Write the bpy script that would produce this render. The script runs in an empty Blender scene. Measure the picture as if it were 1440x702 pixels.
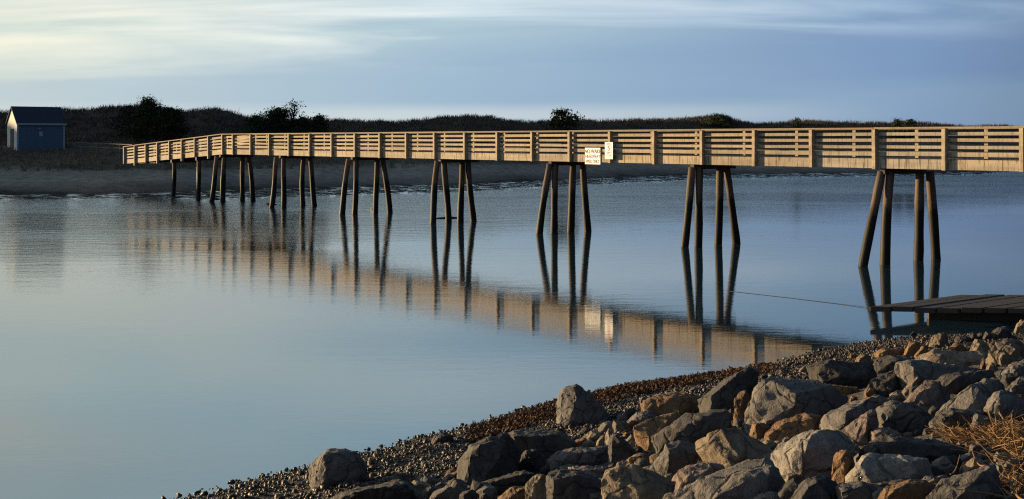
import bpy, bmesh, math, random
import numpy as np
from mathutils import Vector, noise, Matrix

random.seed(7); rng = np.random.default_rng(7)
F, HZ, CX, EYE = 1700.0, 197.0, 720.0, 4.25       # focal length in photo pixels, horizon row, centre column, eye height
SUN_AZ, SUN_EL = math.radians(155.0), math.radians(5.0)   # azimuth counted from +X towards +Y
scn = bpy.context.scene
COL = scn.collection

# ------------------------------------------------------------------ helpers
def tag(o, label=None, cat=None, group=None, kind=None):
    if label: o['label'] = label
    if cat: o['category'] = cat
    if group: o['group'] = group
    if kind: o['kind'] = kind
    return o

def empty(name, loc=(0, 0, 0), rz=0.0):
    o = bpy.data.objects.new(name, None); COL.objects.link(o)
    o.location = loc; o.rotation_euler = (0, 0, rz); o.empty_display_size = .2
    return o

def link_mesh(name, me, mat, parent=None, loc=None, smooth=False):
    o = bpy.data.objects.new(name, me); COL.objects.link(o)
    if mat: me.materials.append(mat)
    if parent: o.parent = parent
    if loc is not None: o.location = loc
    if smooth: me.polygons.foreach_set('use_smooth', [True]*len(me.polygons))
    return o

class MB:
    """collects geometry that becomes ONE mesh object"""
    def __init__(s): s.v = []; s.f = []
    def box(s, x0, x1, y0, y1, z0, z1):
        n = len(s.v)
        s.v += [(x0,y0,z0),(x1,y0,z0),(x1,y1,z0),(x0,y1,z0),(x0,y0,z1),(x1,y0,z1),(x1,y1,z1),(x0,y1,z1)]
        s.f += [tuple(n+i for i in q) for q in ((0,3,2,1),(4,5,6,7),(0,1,5,4),(1,2,6,5),(2,3,7,6),(3,0,4,7))]
    def hexa(s, p):
        n = len(s.v); s.v += [tuple(q) for q in p]
        s.f += [tuple(n+i for i in q) for q in ((0,3,2,1),(4,5,6,7),(0,1,5,4),(1,2,6,5),(2,3,7,6),(3,0,4,7))]
    def tube(s, pts, rad, n=8, cap=True):
        pts = [Vector(p) for p in pts]
        if not hasattr(rad, '__len__'): rad = [rad]*len(pts)
        base = len(s.v)
        for i, p in enumerate(pts):
            d = (pts[min(i+1, len(pts)-1)] - pts[max(i-1, 0)])
            d = d.normalized() if d.length > 1e-9 else Vector((0,0,1))
            a = Vector((1,0,0)) if abs(d.x) < .8 else Vector((0,1,0))
            u = d.cross(a).normalized(); w = d.cross(u)
            for k in range(n):
                t = 2*math.pi*k/n
                s.v.append(tuple(p + (u*math.cos(t) + w*math.sin(t))*rad[i]))
        for i in range(len(pts)-1):
            for k in range(n):
                a = base+i*n+k; b = base+i*n+(k+1) % n
                s.f.append((a, b, b+n, a+n))
        if cap:
            s.f.append(tuple(base+k for k in reversed(range(n))))
            e = base+(len(pts)-1)*n
            s.f.append(tuple(e+k for k in range(n)))
    def build(s, name, mat, parent=None, loc=None, smooth=False, bevel=0):
        me = bpy.data.meshes.new(name); me.from_pydata(s.v, [], s.f); me.update()
        bm = bmesh.new(); bm.from_mesh(me)
        bmesh.ops.recalc_face_normals(bm, faces=bm.faces)
        if bevel:
            bmesh.ops.bevel(bm, geom=list(bm.edges), offset=bevel, segments=1, affect='EDGES', clamp_overlap=True)
        bm.to_mesh(me); bm.free()
        return link_mesh(name, me, mat, parent, loc, smooth)

def np_mesh(name, V, Fc, mat, parent=None, loc=None, smooth=False):
    me = bpy.data.meshes.new(name)
    Fc = np.asarray(Fc, dtype=np.int32); k = Fc.shape[1]
    me.vertices.add(len(V)); me.vertices.foreach_set('co', np.asarray(V, dtype=np.float32).ravel())
    me.loops.add(Fc.size); me.loops.foreach_set('vertex_index', Fc.ravel())
    me.polygons.add(len(Fc)); me.polygons.foreach_set('loop_start', np.arange(0, Fc.size, k, dtype=np.int32))
    me.update(calc_edges=True); me.validate()
    return link_mesh(name, me, mat, parent, loc, smooth)

def pix(px, py, Y): return Vector(((px-CX)/F*Y, Y, EYE-(py-HZ)/F*Y))

def fbm(x, y, z=0.0, oct=4): return noise.fractal(Vector((x, y, z)), 1.0, 2.0, oct)

# ------------------------------------------------------------------ materials
def new_mat(name):
    m = bpy.data.materials.new(name); m.use_nodes = True
    nt = m.node_tree; b = nt.nodes['Principled BSDF']
    return m, nt, b
def N(nt, t, **kw):
    n = nt.nodes.new(t)
    for k, v in kw.items():
        if k in n.inputs: n.inputs[k].default_value = v
        else: setattr(n, k, v)
    return n
def ramp(nt, fac, stops):
    r = nt.nodes.new('ShaderNodeValToRGB'); nt.links.new(fac, r.inputs[0])
    e = r.color_ramp.elements
    while len(e) < len(stops): e.new(.5)
    for i, (p, c) in enumerate(stops):
        e[i].position = p; e[i].color = (c, c, c, 1) if not hasattr(c, '__len__') else (*c, 1)
    return r.outputs[0]
def mix(nt, fac, a, b, mode='MIX'):
    m = nt.nodes.new('ShaderNodeMix'); m.data_type = 'RGBA'; m.blend_type = mode
    for sock, v in ((m.inputs[0], fac), (m.inputs[6], a), (m.inputs[7], b)):
        if hasattr(v, 'is_linked'): nt.links.new(v, sock)
        elif hasattr(v, '__len__'): sock.default_value = (*v, 1) if len(v) == 3 else v
        else: sock.default_value = v
    return m.outputs[2]
def coords(nt, kind='Object', scale=(1,1,1), rot=(0,0,0)):
    t = nt.nodes.new('ShaderNodeTexCoord'); mp = nt.nodes.new('ShaderNodeMapping')
    nt.links.new(t.outputs[kind], mp.inputs[0]); mp.inputs['Scale'].default_value = scale
    mp.inputs['Rotation'].default_value = rot
    return mp.outputs[0]
def tex(nt, vec, scale, detail=4, rough=.55, dist=0.0):
    n = N(nt, 'ShaderNodeTexNoise'); n.inputs['Scale'].default_value = scale
    n.inputs['Detail'].default_value = detail; n.inputs['Roughness'].default_value = rough
    n.inputs['Distortion'].default_value = dist
    nt.links.new(vec, n.inputs['Vector']); return n.outputs[0]
def bump(nt, bsdf, h, strength=.4, dist=.02, prev=None):
    b = nt.nodes.new('ShaderNodeBump'); b.inputs['Strength'].default_value = strength
    b.inputs['Distance'].default_value = dist; nt.links.new(h, b.inputs['Height'])
    if prev is not None: nt.links.new(prev, b.inputs['Normal'])
    nt.links.new(b.outputs[0], bsdf.inputs['Normal']); return b.outputs[0]
def math_node(nt, op, a, b=None):
    m = nt.nodes.new('ShaderNodeMath'); m.operation = op
    for i, v in enumerate((a, b)):
        if v is None: continue
        if hasattr(v, 'is_linked'): nt.links.new(v, m.inputs[i])
        else: m.inputs[i].default_value = v
    return m.outputs[0]

def wood_mat(name, c0, c1, cdark, along=(.35, 9, 9), stain=.5, rough=.8):
    m, nt, b = new_mat(name); b.inputs['Roughness'].default_value = rough
    v = coords(nt, 'Object', along)
    g = tex(nt, v, 3.0, 6, .65, .3)
    big = tex(nt, coords(nt, 'Object', (.42, 2.2, 6.0)), 1.0, 2, .5)
    base = mix(nt, ramp(nt, g, [(.3, 0.0), (.7, 1.0)]), c0, c1)
    base = mix(nt, ramp(nt, big, [(.35, 0.0), (.65, .55)]), base, tuple(x*.62 for x in c1))
    # dark vertical drips and knots
    d = tex(nt, coords(nt, 'Object', (9, 9, .8)), 1.4, 5, .7, .4)
    base = mix(nt, ramp(nt, d, [(.50, 0.0), (.62, stain)]), base, cdark)
    # every board has weathered to its own tone, some greyer, some yellower
    isl = nt.nodes.new('ShaderNodeNewGeometry').outputs['Random Per Island']
    grey = ramp(nt, isl, [(0, (.80, .82, .86)), (.3, (1.0, .97, .92)), (.55, (.72, .70, .68)), (.8, (1.12, 1.02, .88)), (1, (.92, .90, .88))])
    base = mix(nt, 1.0, base, grey, 'MULTIPLY')
    nt.links.new(base, b.inputs['Base Color'])
    bump(nt, b, g, .35, .006)
    return m

M = {}
M['wood'] = wood_mat('weathered_wood', (.46, .395, .315), (.36, .305, .24), (.07, .055, .04))
M['wood_top'] = wood_mat('weathered_wood_cap', (.34, .28, .21), (.25, .205, .15), (.07, .055, .04), stain=.4)
M['fascia'] = wood_mat('weathered_fascia', (.48, .41, .325), (.38, .32, .25), (.06, .045, .03), stain=.85)
M['deckwood'] = wood_mat('deck_wood', (.2, .165, .13), (.14, .12, .1), (.05, .045, .04), along=(9, .35, 9))
M['darkwood'] = wood_mat('dark_timber', (.085, .065, .05), (.055, .045, .038), (.02, .018, .015))  # dark brown tone shared by stringers, pile caps, float beams and drift log
M['floatwood'] = wood_mat('float_planks', (.085, .065, .058), (.055, .045, .042), (.03, .026, .024), along=(.35, 9, 9), stain=.5, rough=.7)

def pile_mat():
    m, nt, b = new_mat('pile_wood')
    v = coords(nt, 'Object', (8, 8, .5)); g = tex(nt, v, 2.0, 6, .65, .2)
    base = mix(nt, g, (.17, .12, .09), (.075, .055, .043))
    geo = nt.nodes.new('ShaderNodeNewGeometry'); sep = nt.nodes.new('ShaderNodeSeparateXYZ')
    nt.links.new(geo.outputs['Position'], sep.inputs[0])
    j = tex(nt, coords(nt, 'Object', (4, 4, 1.5)), 1.5, 4)
    h = math_node(nt, 'ADD', sep.outputs[2], math_node(nt, 'MULTIPLY', j, .9))
    # tide line: everything below is wet and algae covered
    wet = ramp(nt, math_node(nt, 'MULTIPLY', h, .3), [(.66, 1.0), (.76, 0.0)])
    alg = mix(nt, tex(nt, coords(nt, 'Object', (3, 3, 3)), 4, 5), (.006, .005, .004), (.015, .012, .007))
    c = mix(nt, wet, base, alg)
    nt.links.new(c, b.inputs['Base Color'])
    r = mix(nt, wet, (.8,)*3, (.62,)*3); nt.links.new(r, b.inputs['Roughness']); b.inputs['Specular IOR Level'].default_value = .3
    bump(nt, b, g, .5, .02)
    return m
M['pile'] = pile_mat()

def simple(name, c, rough=.7, var=.25, scale=3.0, bumpd=0.0, metallic=0):
    m, nt, b = new_mat(name); b.inputs['Roughness'].default_value = rough; b.inputs['Metallic'].default_value = metallic
    n = tex(nt, coords(nt, 'Object'), scale, 5, .6)
    nt.links.new(mix(nt, n, tuple(x*(1-var) for x in c), tuple(x*(1+var) for x in c)), b.inputs['Base Color'])
    if bumpd: bump(nt, b, n, .5, bumpd)
    return m
M['white'] = simple('sign_white', (.78, .81, .85), .5, .06)
M['ink'] = simple('sign_black', (.02, .02, .022), .6, .1)
M['ink_grey'] = simple('sign_faded_black', (.09, .09, .10), .6, .2)
M['red'] = simple('sign_red', (.55, .05, .04), .6, .1)
M['red_pale'] = simple('sign_faded_red', (.6, .2, .16), .6, .1)
M['shed_wall'] = simple('shed_siding', (.12, .20, .28), .8, .15, 4)
M['shed_gable'] = simple('shed_gable_pale', (.62, .58, .5), .8, .1, 4)  # gable ends paler and warmer than the blue-grey siding
M['shed_roof'] = simple('shed_shingles', (.045, .055, .085), .85, .25, 12, .02)
M['trim'] = simple('shed_trim', (.5, .55, .6), .7, .06)
M['dark_door'] = simple('shed_door', (.06, .07, .09), .8, .1)
M['bark'] = simple('bark', (.09, .07, .055), .9, .3, 10, .02)
M['rope'] = simple('rope', (.045, .045, .05), .9, .2)
M['rail_wood'] = simple('fence_wood', (.16, .14, .12), .85, .2, 8)
M['marker'] = simple('marker_dark', (.02, .022, .03), .6, .2)

def veg_mat(name, cols, rough=.85):
    m, nt, b = new_mat(name); b.inputs['Roughness'].default_value = rough
    b.inputs['Specular IOR Level'].default_value = .25
    n = tex(nt, coords(nt, 'Object'), .35, 3)
    n2 = N(nt, 'ShaderNodeTexWhiteNoise')
    geo = nt.nodes.new('ShaderNodeNewGeometry')
    r = geo.outputs['Random Per Island']
    c = mix(nt, r, cols[0], cols[1])
    c = mix(nt, ramp(nt, n, [(.35, 0.), (.65, 1.)]), c, cols[2])
    nt.links.new(c, b.inputs['Base Color'])
    return m
M['cedar'] = veg_mat('cedar_foliage', ((.02, .04, .014), (.045, .065, .022), (.03, .045, .018)))
M['pine'] = veg_mat('pine_foliage', ((.025, .045, .015), (.06, .07, .025), (.04, .05, .02)))
M['bare'] = veg_mat('bare_twigs', ((.055, .035, .028), (.08, .055, .04), (.05, .035, .028)))
M['shrub'] = veg_mat('dune_shrub', ((.11, .075, .055), (.16, .12, .08), (.085, .06, .048)))
M['grass'] = veg_mat('beach_grass', ((.30, .23, .15), (.20, .155, .10), (.16, .135, .085)))
M['reed'] = veg_mat('dry_reed', ((.27, .15, .065), (.15, .078, .032), (.21, .13, .065)))
M['seaweed'] = veg_mat('brown_seaweed', ((.13, .055, .018), (.06, .028, .012), (.09, .042, .015)), .6)

def rock_mat(name, c0, c1, c2, rough=.85):
    m, nt, b = new_mat(name)
    oi = nt.nodes.new('ShaderNodeObjectInfo')
    t = nt.nodes.new('ShaderNodeTexCoord')
    add = nt.nodes.new('ShaderNodeVectorMath'); add.operation = 'ADD'
    nt.links.new(t.outputs['Object'], add.inputs[0])
    sc = nt.nodes.new('ShaderNodeVectorMath'); sc.operation = 'SCALE'
    nt.links.new(oi.outputs['Location'], sc.inputs[0]); sc.inputs['Scale'].default_value = 3.7
    nt.links.new(sc.outputs[0], add.inputs[1]); v = add.outputs[0]
    big = tex(nt, v, 2.2, 5, .6, .6)
    med = tex(nt, v, 9.0, 6, .7, .3)
    fine = tex(nt, v, 55.0, 4, .7)
    base = mix(nt, ramp(nt, big, [(.35, 0.), (.65, 1.)]), c0, c1)
    base = mix(nt, ramp(nt, med, [(.52, 0.), (.72, .8)]), base, c2)
    base = mix(nt, ramp(nt, fine, [(.35, .35), (.6, 0.)]), base, tuple(x*.3 for x in c0))
    base = mix(nt, ramp(nt, fine, [(.62, 0.), (.72, .35)]), base, tuple(min(.6, x*1.9) for x in c1))
    # old fractures run dark across the stone
    wv_ = nt.nodes.new('ShaderNodeVectorMath'); wv_.operation = 'ADD'; nt.links.new(v, wv_.inputs[0])
    wn = N(nt, 'ShaderNodeTexNoise'); wn.inputs['Scale'].default_value = 3.0; nt.links.new(v, wn.inputs['Vector'])
    ws = nt.nodes.new('ShaderNodeVectorMath'); ws.operation = 'SCALE'; nt.links.new(wn.outputs['Color'], ws.inputs[0]); ws.inputs['Scale'].default_value = .5
    nt.links.new(ws.outputs[0], wv_.inputs[1])
    vor = N(nt, 'ShaderNodeTexVoronoi', feature='DISTANCE_TO_EDGE'); vor.inputs['Scale'].default_value = 2.5; nt.links.new(wv_.outputs[0], vor.inputs['Vector'])
    crack = ramp(nt, vor.outputs['Distance'], [(.0, 1.0), (.035, 0.0)])
    base = mix(nt, math_node(nt, 'MULTIPLY', crack, .65), base, tuple(x*.25 for x in c0))
    hsv = nt.nodes.new('ShaderNodeHueSaturation'); nt.links.new(base, hsv.inputs['Color'])
    mr = nt.nodes.new('ShaderNodeMapRange'); nt.links.new(oi.outputs['Random'], mr.inputs[0])
    mr.inputs[3].default_value = .78; mr.inputs[4].default_value = 1.2
    nt.links.new(mr.outputs[0], hsv.inputs['Value'])
    nt.links.new(hsv.outputs[0], b.inputs['Base Color']); b.inputs['Roughness'].default_value = rough
    p = bump(nt, b, big, .5, .10)
    p = bump(nt, b, med, .7, .05, p)
    p = bump(nt, b, fine, .5, .010, p)
    bump(nt, b, ramp(nt, vor.outputs['Distance'], [(.0, 0.0), (.05, 1.0)]), .6, .03, p)
    return m
M['r_dark'] = rock_mat('rock_dark', (.04, .038, .04), (.065, .057, .055), (.026, .032, .034))
M['r_grey'] = rock_mat('rock_grey', (.105, .098, .096), (.155, .14, .13), (.06, .056, .057))
M['r_tan'] = rock_mat('rock_tan', (.21, .165, .115), (.15, .115, .085), (.075, .06, .05))
M['r_rust'] = rock_mat('rock_rusty', (.22, .12, .055), (.14, .085, .05), (.06, .048, .034))
M['r_pink'] = rock_mat('rock_pink_granite', (.22, .16, .14), (.16, .125, .115), (.085, .07, .07))
M['r_pale'] = rock_mat('rock_pale', (.25, .225, .20), (.19, .172, .155), (.10, .092, .088))

def gravel_mat():
    m, nt, b = new_mat('gravel_ground')
    v = coords(nt, 'Object')
    vo = N(nt, 'ShaderNodeTexVoronoi'); vo.inputs['Scale'].default_value = 22; nt.links.new(v, vo.inputs['Vector'])
    sep = nt.nodes.new('ShaderNodeSeparateColor'); nt.links.new(vo.outputs['Color'], sep.inputs[0])
    c = ramp(nt, sep.outputs[0], [(0, (.022, .018, .015)), (.5, (.042, .032, .024)), (.85, (.07, .052, .038)), (1, (.12, .095, .07))])
    n = tex(nt, v, .8, 5)
    c = mix(nt, ramp(nt, n, [(.4, 0.), (.65, .6)]), c, (.035, .03, .026))
    gp_ = nt.nodes.new('ShaderNodeNewGeometry'); sz_ = nt.nodes.new('ShaderNodeSeparateXYZ'); nt.links.new(gp_.outputs['Position'], sz_.inputs[0])
    c = mix(nt, ramp(nt, sz_.outputs[2], [(.03, .65), (.14, 0.0)]), c, (.014, .012, .010))
    nt.links.new(c, b.inputs['Base Color']); b.inputs['Roughness'].default_value = .85
    bump(nt, b, math_node(nt, 'SUBTRACT', .5, vo.outputs['Distance']), .9, .03)
    return m
M['gravel'] = gravel_mat()

def pebble_mat():
    m, nt, b = new_mat('pebbles')
    geo = nt.nodes.new('ShaderNodeNewGeometry')
    c = ramp(nt, geo.outputs['Random Per Island'], [(0, (.016, .013, .011)), (.5, (.036, .025, .017)), (.84, (.085, .052, .028)), (.97, (.15, .10, .06)), (1, (.34, .28, .2))])
    sz_ = nt.nodes.new('ShaderNodeSeparateXYZ'); nt.links.new(geo.outputs['Position'], sz_.inputs[0])
    c = mix(nt, ramp(nt, sz_.outputs[2], [(.03, .6), (.15, 0.0)]), c, (.014, .012, .010))
    n = tex(nt, coords(nt, 'Object'), 40, 3)
    nt.links.new(mix(nt, n, c, mix(nt, .5, c, (.05, .04, .03))), b.inputs['Base Color']); b.inputs['Roughness'].default_value = .55
    return m
M['pebble'] = pebble_mat()

def far_mat():
    m, nt, b = new_mat('dune_sand')
    v = coords(nt, 'Object')
    geo = nt.nodes.new('ShaderNodeNewGeometry'); sep = nt.nodes.new('ShaderNodeSeparateXYZ')
    nt.links.new(geo.outputs['Position'], sep.inputs[0])
    n = tex(nt, v, .12, 5, .6); n2 = tex(nt, v, 1.3, 5, .65)
    h = math_node(nt, 'ADD', sep.outputs[2], math_node(nt, 'MULTIPLY', math_node(nt, 'SUBTRACT', n, .5), 1.1))
    hh = math_node(nt, 'MULTIPLY', h, .2)
    # by height: wet mud, damp sand, dry sand, then litter under the grass and scrub
    c = ramp(nt, hh, [(.0, (.03, .028, .028)), (.035, (.05, .045, .042)), (.075, (.19, .16, .14)), (.2, (.42, .36, .30)), (.33, (.38, .33, .27)), (.39, (.17, .135, .095)), (.75, (.13, .10, .07)), (1, (.10, .075, .055))])
    c = mix(nt, ramp(nt, n2, [(.35, 0.), (.7, .6)]), c, (.06, .05, .042))
    nt.links.new(c, b.inputs['Base Color'])
    n3 = tex(nt, coords(nt, 'Object', (.5, 1.0, 1)), 1.3, 4, .6)
    pud = math_node(nt, 'MULTIPLY', ramp(nt, n3, [(.50, 0.0), (.56, 1.0)]), ramp(nt, sep.outputs[2], [(.10, 1.0), (.24, 0.0)]))
    nt.links.new(mix(nt, pud, (.95,)*3, (.12,)*3), b.inputs['Roughness'])
    nt.links.new(math_node(nt, 'ADD', math_node(nt, 'MULTIPLY', pud, .45), .05), b.inputs['Specular IOR Level'])
    bump(nt, b, n2, .6, .08)
    return m
M['far'] = far_mat()

def water_mat():
    m, nt, b = new_mat('tidal_water')
    b.inputs['Base Color'].default_value = (.018, .042, .058, 1)
    b.inputs['Roughness'].default_value = .03; b.inputs['IOR'].default_value = 2.5
    v = coords(nt, 'Object', (1, 1, 1))
    # wind patches roughen some of the surface, elsewhere it lies glassy
    patch = tex(nt, coords(nt, 'Object', (.035, .085, 1), (0, 0, math.radians(-6))), 1.0, 3, .55, .4)
    calm = ramp(nt, patch, [(.38, .40), (.64, 1.0)])
    w1 = tex(nt, coords(nt, 'Object', (.55, 1.5, 1), (0, 0, math.radians(-12))), 1.0, 3, .55, .2)
    w2 = tex(nt, coords(nt, 'Object', (3.2, 8.0, 1), (0, 0, math.radians(9))), 1.0, 4, .65, .3)
    hgt = math_node(nt, 'ADD', math_node(nt, 'MULTIPLY', w1, .010), math_node(nt, 'MULTIPLY', w2, .0042))
    sp_ = nt.nodes.new('ShaderNodeSeparateXYZ'); nt.links.new(coords(nt, 'Object'), sp_.inputs[0])
    far = math_node(nt, 'SUBTRACT', sp_.outputs[1], math_node(nt, 'MULTIPLY', sp_.outputs[0], .9))
    open_ = ramp(nt, math_node(nt, 'MULTIPLY', far, .01), [(.26, .34), (.40, .5), (.54, .85), (.66, 1.8), (.82, 4.6), (1.0, 8.0)])
    hgt = math_node(nt, 'MULTIPLY', math_node(nt, 'MULTIPLY', hgt, calm), open_)
    bm_ = nt.nodes.new('ShaderNodeBump'); bm_.inputs['Strength'].default_value = 1.0; bm_.inputs['Distance'].default_value = 1.0
    nt.links.new(hgt, bm_.inputs['Height']); nt.links.new(bm_.outputs[0], b.inputs['Normal'])
    return m
M['water'] = water_mat()

# ------------------------------------------------------------------ near bank
SHORE = [(-90, -60), (-30, -7), (-14, 5.2), (-3.9, 14.3), (-.32, 18.3), (1.7, 20.7), (4.3, 22.4), (7.0, 25.0), (8.9, 26.2), (11.2, 26.5), (14.5, 27.4), (20, 29.2), (28, 32), (70, 40), (240, 60)]
S0 = np.array(SHORE[:-1], float); S1 = np.array(SHORE[1:], float)
def shore_d(X, Y):
    P = np.stack([np.asarray(X, float), np.asarray(Y, float)], -1)[..., None, :]
    d = S1-S0; L2 = (d**2).sum(-1)
    t = np.clip(((P-S0)*d).sum(-1)/L2, 0, 1)
    q = P-(S0+d*t[..., None]); dist = np.sqrt((q**2).sum(-1))
    sg = d[:, 0]*q[..., 1]-d[:, 1]*q[..., 0]          # >0 left of the line = water side
    i = dist.argmin(-1)
    dd = np.take_along_axis(dist, i[..., None], -1)[..., 0]; ss = np.take_along_axis(sg, i[..., None], -1)[..., 0]
    return np.where(ss > 0, -dd, dd)
PD = [-30, -8, -2, 0, 2.6, 4.2, 9.4, 11, 25, 60]; PH = [-2.5, -1.0, -.22, 0, .33, .66, 2.3, 2.62, 2.75, 3.2]
def near_h(X, Y): return np.interp(shore_d(X, Y), PD, PH)

xs = np.unique(np.concatenate([np.arange(-90, -8, 4.0), np.arange(-8, 20, .16), np.arange(20, 200, 6.0)]))
ys = np.unique(np.concatenate([np.arange(-60, 3, 4.0), np.arange(3, 34, .16), np.arange(34, 60, 4.0)]))
GX, GY = np.meshgrid(xs, ys); GD = shore_d(GX, GY); GZ = np.interp(GD, PD, PH)
nz = np.array([[noise.noise(Vector((x*1.3, y*1.3, 0)))*.06 + noise.noise(Vector((x*4, y*4, 3)))*.025 for x in xs] for y in ys])
GZ = GZ + nz*np.clip((GD+3)/3, 0, 1)*np.where(GD < .6, .35, 1)
nx, ny = len(xs), len(ys)
idx = np.arange(nx*ny).reshape(ny, nx)
Q = np.stack([idx[:-1, :-1], idx[:-1, 1:], idx[1:, 1:], idx[1:, :-1]], -1).reshape(-1, 4)
o = np_mesh('near_shore_ground', np.stack([GX, GY, GZ], -1).reshape(-1, 3), Q, M['gravel'], smooth=True); tag(o, kind='structure')

# water: one sheet to the horizon
w = MB(); w.v = [(-4000, -300, 0), (4000, -300, 0), (4000, 6000, 0), (-4000, 6000, 0)]; w.f = [(0, 1, 2, 3)]
tag(w.build('water', M['water']), kind='structure')

def ground_hit(px, py):
    tx, tz = (px-CX)/F, -(py-HZ)/F
    Y = np.arange(4.0, 34, .04); z = EYE+tz*Y
    h = np.maximum(near_h(tx*Y, Y), -.02)
    k = np.argmax(z <= h)
    return float(Y[k]) if z[k] <= h[k] else 33.0

# ------------------------------------------------------------------ far bank and dunes
TX = [-2600, -1500, -400, 0, 200, 300, 450, 550, 650, 750, 860, 950, 1050, 1250, 1365, 1420, 1520, 2400]
TY = [52, 60, 82, 86.5, 89, 88, 91.5, 96, 99, 108, 118, 127, 136, 143, 148, 162, 215, 330]
MUDX = [-2600, 150, 260, 330, 700, 900, 1100, 2400]; MUDW = [2.5, 3, 5.5, 11, 12, 13, 9, 4]
SKX = [-2600, -900, -200, 0, 60, 130, 165, 215, 255, 290, 320, 350, 400, 470, 540, 590, 605, 625, 653, 690, 712, 740, 790, 812, 860, 900, 960, 1000, 1018, 1040, 1060, 1085, 1120, 1180, 1290, 1350, 1440, 2400]
SKY = [150, 152, 150, 153, 152, 155, 152, 150, 157, 154, 156, 165, 168, 169, 169, 168.5, 167, 163.5, 162.5, 164, 170, 171, 171, 168.5, 168.5, 167.5, 165.5, 162, 164, 170, 174, 172.5, 168.5, 171, 171, 176, 178, 180]
def far_cols(px, Y):
    sy = np.interp(px, TX, TY); mw = np.interp(px, MUDX, MUDW)
    ridgeY = sy + 62 + np.interp(px, [0, 600, 1300], [0, 12, 20])
    ridgeZ = EYE + (HZ-np.interp(px, SKX, SKY))*ridgeY/F - .2
    s = Y-sy
    h = np.where(s < 0, np.maximum(-1.5, s*.09), np.minimum(.11, s*.11/mw*1.0))
    s2 = s-mw
    h = np.where(s2 > 0, .11+np.interp(s2, [0, 3, 10, 24, 36], [0, .35, 1.5, 3.35, 3.9]), h)
    s3 = s2-36; L = np.maximum(ridgeY-sy-mw-36, 3)
    u = np.clip(s3/L, 0, 1); u = u*u*(3-2*u)
    h = np.where(s3 > 0, 4.0+(ridgeZ-4.0)*u, h)
    h = np.where(Y > ridgeY, np.interp(Y-ridgeY, [0, 40, 400], [0, 1, 1])*(2.6-ridgeZ)+ridgeZ, h)
    return h, s2
def far_h1(X, Y):
    px = CX+F*X/Y; h, s2 = far_cols(np.array(px), np.array(Y)); return float(h)+far_nz(X, Y, float(s2)), float(s2)
def far_nz(X, Y, s2):
    a = min(max((s2-6)/40, 0), 1)
    return noise.noise(Vector((X*.09, Y*.07, 1)))*.75*a*(.45 if X > -8 else 1) + noise.noise(Vector((X*.3, Y*.3, 5)))*.18*min(1, max(0, (s2-2)/10)) + (noise.noise(Vector((X*.55, Y*1.5, 9)))+.6*noise.noise(Vector((X*1.6, Y*3.4, 2))))*.075*(1 if -13 < s2 < 1 else 0)
cols = np.concatenate([np.arange(-2600, -100, 50.0), np.arange(-100, 1560, 5.0), np.arange(1560, 2400, 60.0)])
rows = np.concatenate([[-14, -6, -2], np.arange(-.5, 16, .45), np.arange(16, 100, 1.6), [104, 112, 125, 160, 260, 600, 1500]])
PX, RS = np.meshgrid(cols, rows); YY = np.interp(PX, TX, TY)+RS; XX = (PX-CX)/F*YY
HH, S2 = far_cols(PX, YY)
HH = HH + np.array([[far_nz(XX[i, j], YY[i, j], S2[i, j]) for j in range(len(cols))] for i in range(len(rows))])
nx, ny = len(cols), len(rows); idx = np.arange(nx*ny).reshape(ny, nx)
Q = np.stack([idx[:-1, :-1], idx[:-1, 1:], idx[1:, 1:], idx[1:, :-1]], -1).reshape(-1, 4)
tag(np_mesh('far_shore_terrain', np.stack([XX, YY, HH], -1).reshape(-1, 3), Q, M['far'], smooth=True), kind='structure')

# unseen ridge added on the sun's side, its crest shaped to shade the far shore
hy = [70, 100, 116, 130, 142, 147, 151, 160, 176, 206, 260, 340, 420]; hz = [3.5, 8.5, 10.2, 11.1, 11.7, 12.3, 13.3, 16.2, 18.5, 22, 26, 30, 32]
hv = []; nxs = 9; hys = np.arange(70, 420, 1.5)
for y in hys:
    top = np.interp(y, hy, hz)
    for k in range(nxs):
        u = (k-4)/4; x = -130-max(0, y-150)*.47+u*22
        hv.append((x, y, max(2.0, top*max(0, 1-abs(u)**1.8)) + (noise.noise(Vector((y*.45, k*.7, 0)))*.5 if abs(u) < .9 else 0) - (.4 if k in (0, 8) else 0)))
ix = np.arange(len(hv)).reshape(len(hys), nxs)
Q = np.stack([ix[:-1, :-1], ix[:-1, 1:], ix[1:, 1:], ix[1:, :-1]], -1).reshape(-1, 4)
tag(np_mesh('shade_hill', np.array(hv), Q, M['shrub'], smooth=True), kind='structure')

# ------------------------------------------------------------------ scrub, grass (uncountable)
def blades(name, pts, hgt, n, spread, wid, mat, lean=.35):
    """fans of thin blades at pts"""
    P = np.repeat(np.array(pts, float), n, 0); m = len(P)
    H = np.repeat(np.array(hgt, float), n)*rng.uniform(.5, 1.1, m)
    a = rng.uniform(0, 2*np.pi, m); r = rng.uniform(0, spread, m)
    base = P+np.stack([np.cos(a)*r, np.sin(a)*r, np.full(m, -.06)], -1)
    b = rng.uniform(0, 2*np.pi, m); ll = rng.uniform(.05, lean, m)*H
    tip = base+np.stack([np.cos(b)*ll, np.sin(b)*ll, H], -1)
    c = rng.uniform(0, 2*np.pi, m); wv = np.stack([np.cos(c), np.sin(c), np.zeros(m)], -1)*(np.asarray(wid)*rng.uniform(.6, 1.3, m))[:, None]
    mid = base*.45+tip*.55+rng.normal(0, .05, (m, 3))*H[:, None]
    V = np.stack([base-wv, base+wv, mid+wv*.8, tip, mid-wv*.8], 1).reshape(-1, 3)
    i0 = np.arange(m)[:, None]*5
    T = np.concatenate([i0+np.array([[0, 1, 2]]), i0+np.array([[0, 2, 4]]), i0+np.array([[4, 2, 3]])], 0)
    return np_mesh(name, V, T, mat)
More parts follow.
